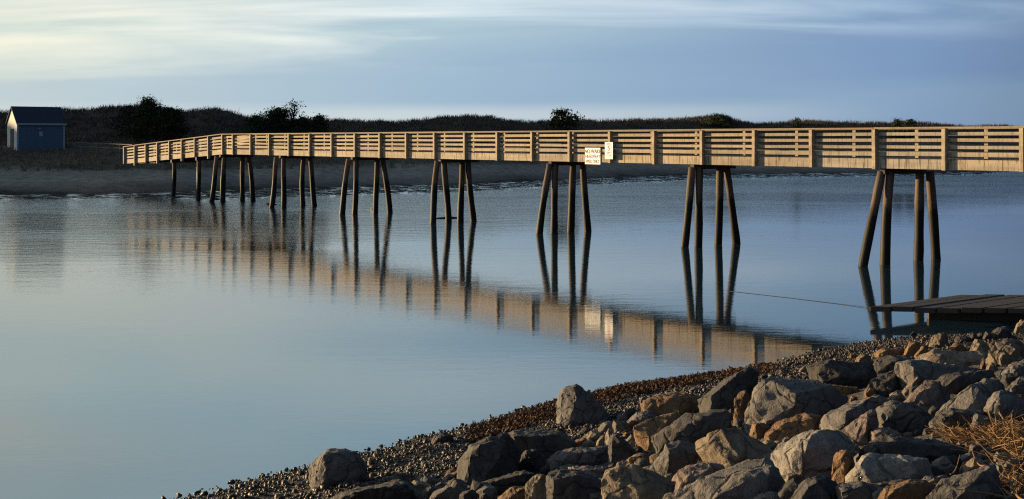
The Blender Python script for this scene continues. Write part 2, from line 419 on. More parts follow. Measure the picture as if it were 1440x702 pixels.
def scatter_far(n, x0, x1, s0, s1, dens=None):
    out = []
    while len(out) < n:
        px = random.uniform(x0, x1); s = random.uniform(s0, s1)
        Y = float(np.interp(px, TX, TY)+np.interp(px, MUDX, MUDW))+s
        X = (px-CX)/F*Y
        if dens and noise.noise(Vector((X*.12, Y*.12, 7)))+random.uniform(-.4, .4) < dens: continue
        h, _ = far_h1(X, Y); out.append((X, Y, h))
    return out
pts = scatter_far(9000, -120, 1480, 30, 72); hs = [random.uniform(.35, .8) for _ in pts]
tag(blades('dune_shrubbery', pts, hs, 13, .8, .03, M['shrub'], .8), 'dark leafless scrub covering the dunes behind the footbridge', 'scrub', kind='stuff')
pts = scatter_far(5200, -120, 1400, 10, 33, -.1); pts += scatter_far(4200, -120, 1460, 33, 78, .10); hs = [random.uniform(.25, .6) for _ in pts]
tag(blades('beach_grass', pts, hs, 8, .35, .02, M['grass'], .5), 'tan beach grass between the far sand and the dunes', 'grass', kind='stuff')

# ------------------------------------------------------------------ trees
def tree(name, label, group, loc, height, width, mat, kind='cedar', trunk_h=.5, seed=0, leaves=900, leaf=.11):
    rnd = random.Random(seed); r2 = np.random.default_rng(seed)
    root = empty(name, loc); tag(root, label, 'tree', group)
    t = MB()
    lean = rnd.uniform(-.08, .08)*height
    t.tube([(0, 0, -.3), (lean*.3, 0, height*.35), (lean*.8, 0, height*.7), (lean, 0, height*.93)], [.05*height*.5, .04*height*.5, .022*height*.5, .006*height*.5], 7)
    cl = []
    nl = 16 if kind == 'cedar' else 13
    for k in range(nl):
        f = (k+.6)/nl
        if kind == 'cedar': rad = width*.5*(1-f)**.62*rnd.uniform(.65, 1.1); zz = height*(.08+.86*f)
        elif kind == 'dome': rad = width*.5*math.sqrt(max(.05, 1-f*f))*rnd.uniform(.7, 1.05); zz = height*(.05+.85*f)
        else: rad = width*.5*rnd.uniform(.55, 1.1)*(1-.5*f); zz = height*(trunk_h+(.95-trunk_h)*f)
        a = k*2.399+rnd.uniform(-.5, .5)
        for rep in range(2 if kind != 'pine' else 1):
            aa = a+rep*3.0
            e = Vector((lean*f+math.cos(aa)*rad, math.sin(aa)*rad*.8, zz+rnd.uniform(-.04, .1)*height))
            t.tube([(lean*f, 0, max(.1, zz-.12*height)), tuple((Vector((lean*f, 0, zz))+e)*.5), tuple(e)], [.012*height, .008*height, .003*height], 5)
            cl.append((e, rnd.uniform(.13, .2)*max(height, width*.7)))
            if kind != 'pine': cl.append((Vector((lean*f, 0, zz))*.55+e*.45, rnd.uniform(.18, .28)*max(height, width*.7)))
    cl.append((Vector((lean, 0, height*.95)), .07*height))
    V = []; per = max(6, int(leaves*3.5)//len(cl))
    for c, r in cl:
        q = r2.normal(0, .45, (per, 3))*np.array([1.15, 1.15, .6])*r
        V.append(np.array(c)+q)
    C = np.concatenate(V); m = len(C)
    a = r2.normal(0, 1, (m, 3)); a /= np.linalg.norm(a, axis=1)[:, None]
    b = np.cross(a, r2.normal(0, 1, (m, 3))); b /= np.linalg.norm(b, axis=1)[:, None]
    s = (leaf*r2.uniform(.5, 1.3, m))[:, None]
    VV = np.stack([C-a*s, C+b*s*.5, C+a*s, C-b*s*.5], 1).reshape(-1, 3)
    Q = np.arange(m*4).reshape(-1, 4)
    t.build('trunk', M['bark'], root, smooth=True)
    np_mesh('crown', VV, Q, mat, root)
    return root
def tree_at(px, topy, s, wpx, name, label, group, mat, kind, seed, basez=None, **kw):
    Y = float(np.interp(px, TX, TY)+np.interp(px, MUDX, MUDW))+s; X = (px-CX)/F*Y
    h, _ = far_h1(X, Y); top = EYE+(HZ-topy)*Y/F
    return tree(name, label, group, (X, Y, h-.1), top-h+.1, wpx*Y/F, mat, kind, seed=seed, **kw)
GT = 'trees on the far dunes'
tree_at(212, 140, 33, 62, 'cedar_tree', 'tallest dark cedar on the dune with thin bare tip, right of the shed', GT, M['cedar'], 'cedar', 1, leaves=2600)
tree_at(236, 151, 32, 54, 'cedar_tree', 'dark cedar sloping down the right shoulder of the tallest cedar', GT, M['cedar'], 'dome', 2, leaves=2600)
tree_at(182, 148, 36, 62, 'dune_shrub', 'rounded brown thicket between the shed and the tallest cedar', GT, M['bare'], 'dome', 3, leaves=2000, leaf=.09)
tree_at(362, 162, 24, 46, 'cedar_tree', 'low dark cedar at the left end of the thicket above the bridge bend', GT, M['cedar'], 'dome', 4, leaves=1600)
tree_at(390, 151, 25, 62, 'cedar_tree', 'broad dark cedar with raised crown in the thicket above the bridge bend', GT, M['cedar'], 'dome', 5, leaves=3400)
tree_at(411, 144, 26, 24, 'scraggly_pine', 'spindly half dead pine with sparse tufts poking out of the cedar thicket', GT, M['pine'], 'pine', 6, leaves=110, trunk_h=.6)
tree_at(426, 164, 24, 52, 'cedar_tree', 'flat topped dark cedar right of the spindly pine', GT, M['cedar'], 'dome', 7, leaves=1600)
tree_at(451, 162, 24, 28, 'cedar_tree', 'small pointed cedar at the right end of the thicket', GT, M['cedar'], 'cedar', 8, leaves=1000)
tree_at(791, 157, 16, 44, 'wind_blown_pine', 'lone windswept green pine rising above the middle of the handrail', GT, M['pine'], 'pine', 9, leaves=900, trunk_h=.45, leaf=.16)
tree_at(1012, 161.5, 52, 56, 'dune_shrub', 'rounded dark green bush crowning the dune right of the signs', GT, M['pine'], 'dome', 10, leaves=1800)
tree_at(1121, 166.5, 48, 10, 'cedar_tree', 'tiny lone cedar spire on the low right dune', GT, M['cedar'], 'cedar', 11, leaves=300)
tree_at(1262, 167.5, 40, 24, 'pine_tree', 'left one of the two low pines above the right part of the handrail', GT, M['cedar'], 'dome', 12, leaves=900)
tree_at(1282, 167, 40, 24, 'pine_tree', 'right one of the two low pines above the right part of the handrail', GT, M['cedar'], 'dome', 13, leaves=900)

# ------------------------------------------------------------------ footbridge
AX = Vector((.6157, -.7880, 0)); AV = Vector((.7880, .6157, 0))        # along (towards the viewer's right), across (away)
BR = math.atan2(AX.y, AX.x)
B0 = Vector((12.61, 41.2, 3.28))
KT = 52.4; ENDT = 70.9
def zo(t): return 0.0 if t < KT else -.94*(t-KT)/(ENDT-KT)
bridge = empty('footbridge', B0, BR)
tag(bridge, 'long weathered wooden footbridge on timber piles crossing the tidal creek', 'footbridge')
W = 2.37
posts_t = [.22+2.66*k for k in range(-9, 20)] + [KT+2.3125*k for k in range(0, 9)]
T0 = posts_t[0]-.1
brk = [T0-.3]+[.22+2.66*k for k in range(-8, 20)]+[KT+2.3125*k for k in range(0, 9)]
def board_run(mb, v0, v1, z0, z1, step=2, jz=.012, jv=.004, gap=.006, shift=0):
    """boards butted end to end along the bridge; t counts away from the viewer, local x = -t"""
    ks = list(range(shift, len(brk)-1, step))
    if ks[0] != 0: ks = [0]+ks
    if KT in brk:
        kk = brk.index(KT)
        if kk not in ks: ks.append(kk); ks.sort()
    ks.append(len(brk)-1)
    for a, b in zip(ks[:-1], ks[1:]):
        ta, tb = brk[a]+gap, brk[b]-gap
        da, db, dv = random.uniform(-jz, jz), random.uniform(-jz, jz), random.uniform(-jv, jv)
        za, zb = zo(ta)+da, zo(tb)+db
        mb.hexa([(-tb, v0+dv, z0+zb), (-ta, v0+dv, z0+za), (-ta, v1+dv, z0+za), (-tb, v1+dv, z0+zb),
                 (-tb, v0+dv, z1+zb), (-ta, v0+dv, z1+za), (-ta, v1+dv, z1+za), (-tb, v1+dv, z1+zb)])
for side in (0, 1):
    f = (lambda v: v) if side == 0 else (lambda v: W-v)
    for i, (z0, z1) in enumerate(((.43, .575), (.68, .785), (.905, 1.015), (1.12, 1.23))):
        mb = MB(); a, b = sorted((f(.004), f(.042))); board_run(mb, a, b, z0, z1, 2, shift=i % 2)
        mb.build('rail', M['wood'], bridge, bevel=.004)
    mb = MB(); a, b = sorted((f(-.20), f(.06))); board_run(mb, a, b, 1.343, 1.40, 3, .006, .004)
    mb.build('handrail', M['wood_top'], bridge, bevel=.006)
    mb = MB(); a, b = sorted((f(.003), f(.07))); board_run(mb, a, b, 0, .335, 2, .004, .003)
    mb.build('fascia', M['fascia'], bridge, bevel=.005)
    for i, t in enumerate(posts_t):
        mb = MB(); a, b = sorted((f(-.17), f(0)))
        zz = zo(t); jl = random.uniform(-.012, .012)
        low = random.uniform(-.03, .0) if not (t > KT and i % 2 == 0) else -.22
        mb.hexa([(-t-.07, a, zz+low), (-t+.07, a, zz+low), (-t+.07, b, zz+low), (-t-.07, b, zz+low),
                 (-t-.07+jl, a, zz+1.342), (-t+.07+jl, a, zz+1.342), (-t+.07+jl, b, zz+1.342), (-t-.07+jl, b, zz+1.342)])
        mb.build('post', M['wood'], bridge, bevel=.006)
mb = MB()                                                               # deck planks: pattern within one mesh
t = T0-.3
while t < ENDT:
    t2 = t+.14; z = zo(t); dz = random.uniform(-.004, .004)
    mb.box(-t2+.004, -t, .075, W-.075, z+.245+dz, z+.285+dz); t = t2
mb.build('deck', M['deckwood'], bridge)
for v in (.35, 1.185, 2.02):
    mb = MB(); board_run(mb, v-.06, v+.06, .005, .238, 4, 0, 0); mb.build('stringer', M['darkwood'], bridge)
bents = [(8.85*k, 'full') for k in range(-2, 7)] + [(57.2, 'plain'), (61.7, 'plain')]
for t, kind in bents:
    zt = zo(t)
    mb = MB(); mb.box(-t-.11, -t+.11, .02, 2.5, zt-.20, zt-.003) if kind == 'full' else mb.box(-t-.12, -t+.12, .05, 2.3, zt-.25, zt-.003)
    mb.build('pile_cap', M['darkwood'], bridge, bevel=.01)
    kb = round(t/8.85)
    spec = {1: ((.10, -.35), (.38, .26), (1.70, 1.68), (1.95, 2.55)), 2: ((.05, -.50), (.35, .2), (1.5, 1.27), (1.95, 2.25)), 3: ((0, -.4), (.35, .46), (1.46, 1.4), (1.8, 2.1))}.get(kb, ((.12, -.9), (.42, .10), (2.33, 2.31), (2.66, 3.16)) if kb < 1 else ((-.1, -.58), (.3, .22), (1.75, 1.7), (2.1, 2.5))) if kind == 'full' else ((.3, .27), (2.1, 2.15))
    for q, (vt, vb) in enumerate(spec):
        pts = []; rad = []
        jx = random.uniform(-.08, .08); bend = random.uniform(-.17, .17); ph = random.uniform(0, 6)
        ox = .07 if q % 2 else -.07
        for i in range(9):
            u = i/8; z = (zt-.12)*(1-u)+(-4.6)*u
            vv = vt+(vb-vt)*(-z+zt)/3.28
            pts.append((-t+ox+jx*u+bend*math.sin(u*4+ph)*.5, vv+.05*math.sin(u*5+ph), z)); rad.append(.145+.035*u+random.uniform(-.012, .012))
        mb = MB(); mb.tube(pts, rad, 12); mb.build('pile', M['pile'], bridge, smooth=True)

# signs hung on the near face
def sign(name, label, cat, t, vpos, z0, z1, width, lines, group=None):
    c = B0 - AX*t + AV*vpos
    s = empty(name, (c.x, c.y, B0.z+z0), BR); tag(s, label, cat, group)
    mb = MB(); mb.box(-width/2, width/2, -.008, .008, 0, z1-z0); mb.build('panel', M['white'], s, bevel=.003)
    for txt, size, zc, xs, mat in lines:
        cu = bpy.data.curves.new('lettering', 'FONT'); cu.body = txt; cu.size = size; cu.align_x = 'CENTER'; cu.align_y = 'CENTER'
        cu.extrude = .0015; cu.offset = .006*size/.2 if size > .1 else .001
        o = bpy.data.objects.new('lettering', cu); COL.objects.link(o); o.parent = s
        o.location = (0, -.0115, zc); o.rotation_euler = (math.pi/2, 0, 0); o.scale = (xs, 1, 1)
        me = bpy.data.meshes.new_from_object(o.evaluated_get(bpy.context.evaluated_depsgraph_get())); bpy.data.objects.remove(o)
        o = link_mesh('lettering', me, M[mat], s, (0, -.0115, zc)); o.rotation_euler = (math.pi/2, 0, 0); o.scale = (xs, 1, 1)
    return s
sign('no_wake_sign', 'square white sign reading NO WAKE HEADWAY SPEED ONLY on the footbridge', 'sign', 14.72, -.03, -.09, .63, 1.0,
     [('NO WAKE', .24, .555, .92, 'ink'), ('HEADWAY', .20, .335, .98, 'ink_grey'), ('SPEED ONLY', .19, .125, .80, 'ink_grey')])
sign('speed_limit_sign', 'narrow white sign with a red 5 fixed to a bridge post', 'sign', 13.5, -.192, .15, .88, .5,
     [('SPEED', .10, .645, 1.05, 'red_pale'), ('5', .30, .46, 1.1, 'red'), ('MPH', .09, .265, 1.2, 'red'), ('NO WAKE', .07, .17, 1.0, 'red_pale')])

# ------------------------------------------------------------------ shed
sp = pix(24, 207, 112.0); th = math.radians(39)
sh_g = far_h1(sp.x, sp.y)[0]
shed = empty('shed', (sp.x, sp.y, 3.55), th)
tag(shed, 'small blue grey shed with dark gable roof and pale trim on the far shore', 'shed')
SL, SD, EH, RH = 4.35, 3.0, 2.28, 3.78
mb = MB()
mb.box(0, SL, 0, .1, -.5, EH); mb.box(SL-.1, SL, .1, SD, -.5, EH); mb.box(.1, SL-.1, SD-.1, SD, -.5, EH)
for k in range(1, 15): mb.box(0.01, SL-.01, -.012, 0, -.4+k*.185, -.4+k*.185+.012)
mb.build('wall', M['shed_wall'], shed)
mb = MB(); mb.v = [(0, 0.1, -.5), (0, SD, -.5), (0, SD, EH), (0, SD/2, RH-.02), (0, 0.1, EH+.07), (.1, .1, -.5), (.1, SD, -.5), (.1, SD, EH), (.1, SD/2, RH-.02), (.1, .1, EH+.07)]
mb.f = [(0, 1, 2, 3, 4), (9, 8, 7, 6, 5), (0, 5, 6, 1), (1, 6, 7, 2), (2, 7, 8, 3), (3, 8, 9, 4), (4, 9, 5, 0)]
mb.build('gable_wall', M['shed_gable'], shed)
mb = MB(); mb.v = [(SL, .1, EH), (SL, SD-.1, EH), (SL, SD/2, RH-.1), (SL-.1, .1, EH), (SL-.1, SD-.1, EH), (SL-.1, SD/2, RH-.1)]
mb.f = [(0, 1, 2), (5, 4, 3), (0, 3, 4, 1), (1, 4, 5, 2), (2, 5, 3, 0)]; mb.build('gable_wall', M['shed_gable'], shed)
mb = MB()
for s0, s1 in ((-.18, SD/2), (SD+.18, SD/2)):
    za = EH-.12; 
    mb.hexa([(-.12, s0, za), (SL+.15, s0, za), (SL+.15, s1, RH), (-.12, s1, RH), (-.12, s0, za+.08), (SL+.15, s0, za+.08), (SL+.15, s1, RH+.08), (-.12, s1, RH+.08)])
roof = mb.build('roof', M['shed_roof'], shed)
mb = MB(); mb.box(-.11, SL+.14, -.21, -.183, EH-.18, EH-.02); mb.build('fascia_trim', M['trim'], shed)
for x0 in (-.03, SL-.12):
    mb = MB(); mb.box(x0, x0+.15, -.035, -.014, -.4, EH-.1); mb.build('corner_trim', M['trim'], shed)
mb = MB(); mb.box(-.05, -.004, 1.0, 1.9, -.3, 1.75); mb.build('door', M['dark_door'], shed)
mb = MB(); mb.box(2.0, 2.32, -.03, -.013, 1.05, 1.5); mb.build('notice', M['trim'], shed)
mb = MB(); mb.box(1.9, 2.12, -.12, -.013, 1.72, 1.84); mb.build('lamp', M['trim'], shed)

# post-and-rail fence between shed and bridge
p0 = pix(93, 200, 116); p1 = pix(186, 203, 103)
fen = empty('rail_fence', (p0.x, p0.y, 0)); tag(fen, 'low post and rail fence running from the shed to the footbridge', 'fence')
nP = 7; tops = []
for i in range(nP):
    u = i/(nP-1); P = p0.lerp(p1, u); h, _ = far_h1(P.x, P.y)
    top = max(h+.75, P.z+.03); tops.append((P.x-p0.x, P.y-p0.y, top))
    mb = MB(); mb.tube([(P.x-p0.x, P.y-p0.y, h-.4), (P.x-p0.x, P.y-p0.y, top)], .05, 6); mb.build('post', M['rail_wood'], fen)
for dz in (-.06, -.4):
    mb = MB(); mb.tube([(a, b, c+dz) for a, b, c in tops], .028, 6); mb.build('rail', M['rail_wood'], fen)
gp = pix(169.5, 206, 117); gh = far_h1(gp.x, gp.y)[0]
sg = empty('wooden_post', (gp.x, gp.y, gh)); tag(sg, 'short pale post with a crossbar beside the far end of the bridge', 'post')
ptop = EYE-(200-HZ)*117/F-gh
mb = MB(); mb.box(-.05, .05, -.05, .05, -.3, ptop-.065); mb.build('upright', M['rail_wood'], sg)
mb = MB(); mb.box(-.42, .06, -.04, .04, ptop-.06, ptop+.01); mb.build('crossbar', M['rail_wood'], sg)

# pale planks stacked at the left edge beside the shed
bp = pix(1, 207, 110); bh = far_h1(bp.x, bp.y)[0]
st = empty('plank_stack', (bp.x, bp.y, bh), .3); tag(st, 'small pile of pale boards on the grass left of the shed', 'boards')
for k in range(3):
    mb = MB(); mb.box(-.9+.1*k, .28-.06*k, -.3, .3, .12+k*.22, .2+k*.22); mb.build('board', M['rail_wood'], st)
mb = MB(); mb.box(-.7, -.6, -.25, .25, -.1, .66); mb.box(.02, .1, -.25, .25, -.1, .55); mb.build('frame', M['darkwood'], st)

# stones and drift board at pile feet
def lump(name, c, sx, sy, sz, mat, label, cat, group=None, seed=0):
    bm = bmesh.new(); bmesh.ops.create_icosphere(bm, subdivisions=3, radius=1)
    for v in bm.verts:
        d = 1+.45*noise.fractal(v.co*1.6+Vector((seed*7.1, 0, 0)), 1, 2, 3); v.co = Vector((v.co.x*sx, v.co.y*sy, v.co.z*sz))*d
    me = bpy.data.meshes.new(name); bm.to_mesh(me); bm.free()
    return tag(link_mesh(name, me, mat, None, c, True), label, cat, group)
def on_water(px, py): Y = EYE*F/(py-HZ); return Vector(((px-CX)/F*Y, Y, 0))
lump('rock', on_water(381, 288), .32, .28, .12, M['r_dark'], 'dark stone in the water at a leaning pile left of midstream', 'rock', seed=1)
lump('rock', on_water(527, 294.5), .22, .2, .18, M['r_tan'], 'tan stone at the foot of a pile, rising beside a floating stick', 'rock', seed=2)
lump('rock', on_water(302, 281), .34, .3, .12, M['r_dark'], 'flat dark stone at the foot of the leaning pile by the bridge bend', 'rock', seed=5)
pa, pb = on_water(613, 307.5), on_water(652, 307)
mb = MB(); mb.tube([tuple(pa+Vector((0, 0, .0))), tuple(pa.lerp(pb, .5)+Vector((0, .1, .02))), tuple(pb+Vector((0, 0, -.01)))], [.05, .08, .05], 7)
tag(mb.build('driftwood_log', M['darkwood']), 'dark drift log lying in the water between four bridge piles', 'driftwood')

# ------------------------------------------------------------------ float, mooring line, marker
zt = .34
def on_z(px, py, z): Y = (EYE-z)*F/(py-HZ); return Vector(((px-CX)/F*Y, Y, z))
c0 = on_z(1224, 430.5, zt); cb = on_z(1332, 416.5, zt); cf = on_z(1395, 433.5, zt)
dirp = (cb-c0).normalized(); dirf = (cf-c0).normalized()
dock = empty('float', (c0.x, c0.y, 0)); tag(dock, 'low wooden landing float of wide dark planks beyond the rocks', 'float')
pl = 4.2; pw = .52; npk = 10
for k in range(npk):
    e = 2.0+ (0 if k > 1 else -.3) ; jj = random.uniform(-.03, .03); jt = random.uniform(-.012, .012)
    a = dirf*(k*pw+.03); b = dirf*((k+1)*pw-.03)
    s = dirp*(-.1+jj); e_ = dirp*(pl*(.85+.04*k)+jj)
    zt0, zt1 = zt-.12+jt, zt+jt
    P = [a+s, b+s, b+e_, a+e_]
    mb = MB(); mb.hexa([(p.x, p.y, zt0) for p in P]+[(p.x, p.y, zt1) for p in P]); mb.build('plank', M['floatwood'], dock, bevel=.015)
for f in (.7, 2.0, 3.2):
    a = dirp*f+dirf*.9; b = dirp*f+dirf*(npk*pw-.1); n = Vector((-dirf.y, dirf.x, 0))*.12
    P = [a-n, b-n, b+n, a+n]
    mb = MB(); mb.hexa([(p.x, p.y, -.12) for p in P]+[(p.x, p.y, zt-.135) for p in P]); mb.build('beam', M['darkwood'], dock)
rp = [on_z(1232, 433.5, .02), on_z(1180, 427.5, .006), on_z(1110, 419, .004), on_z(1030, 410, .004), on_z(990, 405, -.03)]
mb = MB(); mb.tube([tuple(p) for p in rp], .006, 6); tag(mb.build('mooring_rope', M['rope']), 'thin dark mooring rope stretched over the water from the float', 'rope')
mp = on_z(1285, 478, .05); mk = empty('shore_marker', (mp.x, mp.y, 0)); tag(mk, 'small dark diamond shaped marker on a short stake at the water edge', 'marker')
mz = .05+(478-471)*mp.y/F
mb = MB(); mb.tube([(0, 0, -.2), (0, 0, mz-.06)], .012, 6); mb.build('stake', M['marker'], mk)
mb = MB(); r_ = .075; mb.v = [(-r_, -.012, mz), (0, -.012, mz-r_), (r_, -.012, mz), (0, -.012, mz+r_), (-r_, .012, mz), (0, .012, mz-r_), (r_, .012, mz), (0, .012, mz+r_)]
mb.f = [(0, 1, 2, 3), (7, 6, 5, 4), (0, 4, 5, 1), (1, 5, 6, 2), (2, 6, 7, 3), (3, 7, 4, 0)]; mb.build('plate', M['marker'], mk)

# ------------------------------------------------------------------ boulders of the riprap, each with its own outline and distance
def hull_rock(name, mat, poly, front=None, dfac=1.0, seed=0, rough=1.0, Y=None, sub=14, jag=1.0):
    rnd = random.Random(seed*131+5)
    xs_ = [p[0] for p in poly]; ys_ = [p[1] for p in poly]
    x0, x1, y0, y1 = min(xs_), max(xs_), min(ys_), max(ys_)
    cx, cy = (x0+x1)/2, (y0+y1)/2
    yb = y1 if y1 < 701 else y1+14
    Yc = Y or ground_hit(cx, yb-1)
    k = Yc/F; w, h = (x1-x0)*k, (y1-y0)*k
    D = dfac*(.55*w+.45*h); size = math.sqrt(w*max(h, .3*w))
    pts = []
    off = [rnd.uniform(-.13, .13)*D for _ in poly]
    def add(px, py, dy): pts.append(pix(px, py, Yc+dy))
    for (px, py), o_ in zip(poly, off): add(px, py, o_)
    if front:
        for fp in front: add(fp[0], fp[1], -(fp[2] if len(fp) > 2 else .45)*D)
    else:
        sx = x0+(x1-x0)*rnd.uniform(.5, .72); sy = y0+(y1-y0)*.62; sh = rnd.uniform(.62, .8)
        st = max(1, len(poly)//4)
        for px, py in poly[rnd.randrange(st)::st]: add(sx+(px-sx)*sh, sy+(py-sy)*sh*rnd.uniform(.8, 1.0), -rnd.uniform(.36, .52)*D)
    sx, sy = cx, y0+(y1-y0)*.7
    for px, py in poly[::2]: add(sx+(px-sx)*rnd.uniform(.55, .85), sy+(py-sy)*rnd.uniform(.5, .85), rnd.uniform(.4, .6)*D)
    low = [p for p in poly if p[1] > y0+.55*(y1-y0)]
    for px, py in low:
        q = pix(cx+(px-cx)*.9, py, Yc); pts.append(q+Vector((0, 0, -.3*h-.08))); pts.append(q+Vector((0, .35*D, -.3*h-.08))); pts.append(q+Vector((0, -.3*D, -.2*h-.03)))
    org = pix(cx, y1, Yc)
    bm = bmesh.new()
    for p in pts: bm.verts.new(p-org)
    r = bmesh.ops.convex_hull(bm, input=list(bm.verts))
    kill = [e for e in set(r['geom_interior'])|set(r['geom_unused']) if isinstance(e, bmesh.types.BMVert) and e.is_valid]
    if kill: bmesh.ops.delete(bm, geom=kill, context='VERTS')
    for q in range(7):                                  # broken-off corners leave flat facets
        n = Vector((rnd.uniform(-1, 1), rnd.uniform(-1.2, .2), rnd.uniform(-.3, 1))).normalized()
        far_v = max(v.co.dot(n) for v in bm.verts); near_v = min(v.co.dot(n) for v in bm.verts)
        co_ = n*(far_v-(far_v-near_v)*rnd.uniform(.02, .065))
        g = bmesh.ops.bisect_plane(bm, geom=list(bm.verts)+list(bm.edges)+list(bm.faces), plane_co=co_, plane_no=n, clear_outer=True)
        ed_ = [e for e in g['geom_cut'] if isinstance(e, bmesh.types.BMEdge)]
        if ed_: bmesh.ops.holes_fill(bm, edges=[e for e in bm.edges if e.is_boundary], sides=0)
    bmesh.ops.dissolve_limit(bm, angle_limit=math.radians(12), verts=list(bm.verts), edges=list(bm.edges))
    bmesh.ops.bevel(bm, geom=list(bm.edges), offset=.006*size, segments=1, affect='EDGES', clamp_overlap=True)
    bmesh.ops.triangulate(bm, faces=list(bm.faces))
    tgt = size/sub
    for _ in range(6):
        es = [e for e in bm.edges if e.calc_length() > tgt*1.35]
        if not es: break
        bmesh.ops.subdivide_edges(bm, edges=es, cuts=1, use_grid_fill=False)
        bmesh.ops.triangulate(bm, faces=[f for f in bm.faces if len(f.verts) > 3])
    bm.normal_update()
    so = Vector((seed*3.17, seed*1.3, 0)); ks = 1/size
    ns = [v.normal.copy() for v in bm.verts]
    for v, n in zip(bm.verts, ns):
        q = v.co*ks
        d = noise.fractal(q*2.2+so, 1, 2.1, 3)*.024 + (abs(noise.noise(q*5.2+so))-.25)*-.040 + noise.fractal(q*11+so, .8, 2.2, 3)*.020
        c = noise.voronoi(q*3.4+so)[0]; d += (min(c[1]-c[0], .3)-.15)*.06*jag
        v.co += n*d*size*rough
    me = bpy.data.meshes.new(name); bm.to_mesh(me); bm.free()
    o = link_mesh(name, me, M[mat], None, org, True); me.set_sharp_from_angle(angle=math.radians(32))
    return o
GB = 'riprap boulders on the near shore'
RK = []
def rock(mat, label, poly, front=None, dfac=1.05, name='boulder', **kw):
    mx = (min(p[0] for p in poly)+max(p[0] for p in poly))/2; my = min(p[1] for p in poly)*.65+max(p[1] for p in poly)*.35
    big = [(mx+(x-mx)*1.10, my+(y-my)*(1.10 if y < my else 1.14)) for x, y in poly]      # the outline goes on behind the stones in front
    o = hull_rock(name, mat, big, front, dfac, seed=len(RK)+1, **kw)
    tag(o, label, 'boulder' if name == 'boulder' else 'rock', GB); RK.append(poly); return o

# beach and left part
rock('r_grey', 'lone blocky boulder on the gravel by the water with an orange lit end', [(439,655),(449,640),(457,634.5),(475,632.5),(495,634),(505,643),(513,659),(505,667),(460,675),(446,678),(440,675)], [(456,641,.4),(459,673,.5),(480,640,.3),(503,648,.3),(498,668,.4)])
rock('r_dark', 'small dark stone low at the water edge, right of the lone blocky boulder', [(607,619),(612,612),(624,609.5),(636,612),(637,619),(630,624),(610,624)], name='rock')
rock('r_dark', 'dark low slab at the very bottom edge below the lone blocky boulder', [(468,702),(489,690),(525,684),(560,675),(577,680),(602,702)])
rock('r_tan', 'tiny tan chip lying on the slab below the lone blocky boulder', [(571,683),(573,674),(578,672),(578,681),(574,685)], name='rock')
rock('r_grey', 'pale brown low rock at the bottom edge, left of the shell shaped one', [(603,702),(612,691),(632,682),(643,690),(646,702)], name='rock')
rock('r_dark', 'big dark boulder with a ragged lit left end beside the gravel', [(647,668),(649,646),(663,627),(690,614),(717,609),(728,628),(724,656),(717,670),(677,676),(655,677)], [(666,632,.45),(677,673,.5),(700,640,.5),(715,660,.4)])
rock('r_dark', 'dark boulder with smooth back, behind the big ragged ended one', [(717,609),(742,605),(785,608),(808,620),(800,640),(760,646),(730,644)])
rock('r_dark', 'dark wedge with a thin lit left edge, leaning on the smooth backed boulder', [(721,657),(740,634),(757,632),(768,650),(756,664),(731,664)], [(727,657,.4),(742,640,.4),(756,655,.4)])
rock('r_grey', 'grey flat slab with pale top ridge, right of the dark wedge', [(775,646),(787,636),(808,630),(851,628),(853,655),(820,660),(794,657)])
rock('r_dark', 'dark flat slab in front of the big ragged ended boulder', [(672,679),(717,667),(735,662),(752,667),(742,683),(717,692),(690,692)])
rock('r_grey', 'small grey brown rock between two slabs near the bottom edge', [(649,688),(652,684),(665,682),(671,694),(660,698),(650,697)], name='rock')
rock('r_rust', 'brown knobbly rock at the bottom edge, touching the shell shaped one', [(699,702),(710,691),(720,685),(738,684),(744,702)], name='rock')
rock('r_tan', 'shell shaped tan rock standing on end at the bottom edge', [(740,682),(746,672),(757,664),(768,669),(776,680),(775,702),(741,702)], [(752,684,.45),(753,702,.45),(764,672,.3)], .6)
rock('r_dark', 'large smooth dark boulder behind the shell shaped rock', [(771,664),(790,661),(812,661),(838,673),(850,687),(830,699),(800,704),(776,703),(771,685)])
rock('r_pink', 'brownish pink slab squeezed behind the large smooth dark boulder', [(800,657),(830,654),(851,657),(852,672),(840,678),(815,668)], name='rock')
rock('r_tan', 'thin upright tan shard pointing at the sky, right of the grey flat slab', [(850,632),(852,611),(856,604),(863,605),(861,620),(858,639),(852,638)], [(858,609,.5),(856,634,.5)], 1.2, name='rock', sub=8)
rock('r_dark', 'dark block right behind the upright tan shard', [(858,611),(868,612),(880,620),(892,632),(896,642),(883,650),(856,650)])
rock('r_tan', 'leaning tan shard beside the upright one, tipped to the right', [(862,596),(864,592),(869,600),(883,594),(883,602),(871,609),(864,607)], None, .8, name='rock', sub=8)
rock('r_tan', 'small square tan chip under the brown topped slab', [(879,621),(887,611),(897,612),(889,624)], None, .8, name='rock', sub=8)
rock('r_rust', 'brown topped slab with a crumbling lit lower left edge', [(892,601),(906,592),(930,585),(956,580),(955,592),(938,604),(930,622),(919,627),(904,617)], [(908,606,.3),(915,622,.5),(935,600,.3)])
rock('r_grey', 'grey ridge rock behind the brown topped slab', [(884,592),(896,580),(913,578),(924,584),(912,593),(891,598)], name='rock')
rock('r_rust', 'low boulder whose left face is shaggy with lit orange weed', [(904,572),(910,562),(925,556),(943,553),(962,555),(990,559),(987,580),(953,582),(932,586),(917,580)], [(950,560,.4),(953,581,.55),(978,575,.4)])
rock('r_dark', 'big dark boulder leaning left at the gravel edge, with a thin lit edge', [(985,560),(1004,546),(1028,528),(1045,520),(1060,520),(1066,527),(1060,545),(1046,560),(1030,576),(992,578)], [(1000,556,.4),(1032,532,.35),(1045,555,.45),(1000,576,.45)])
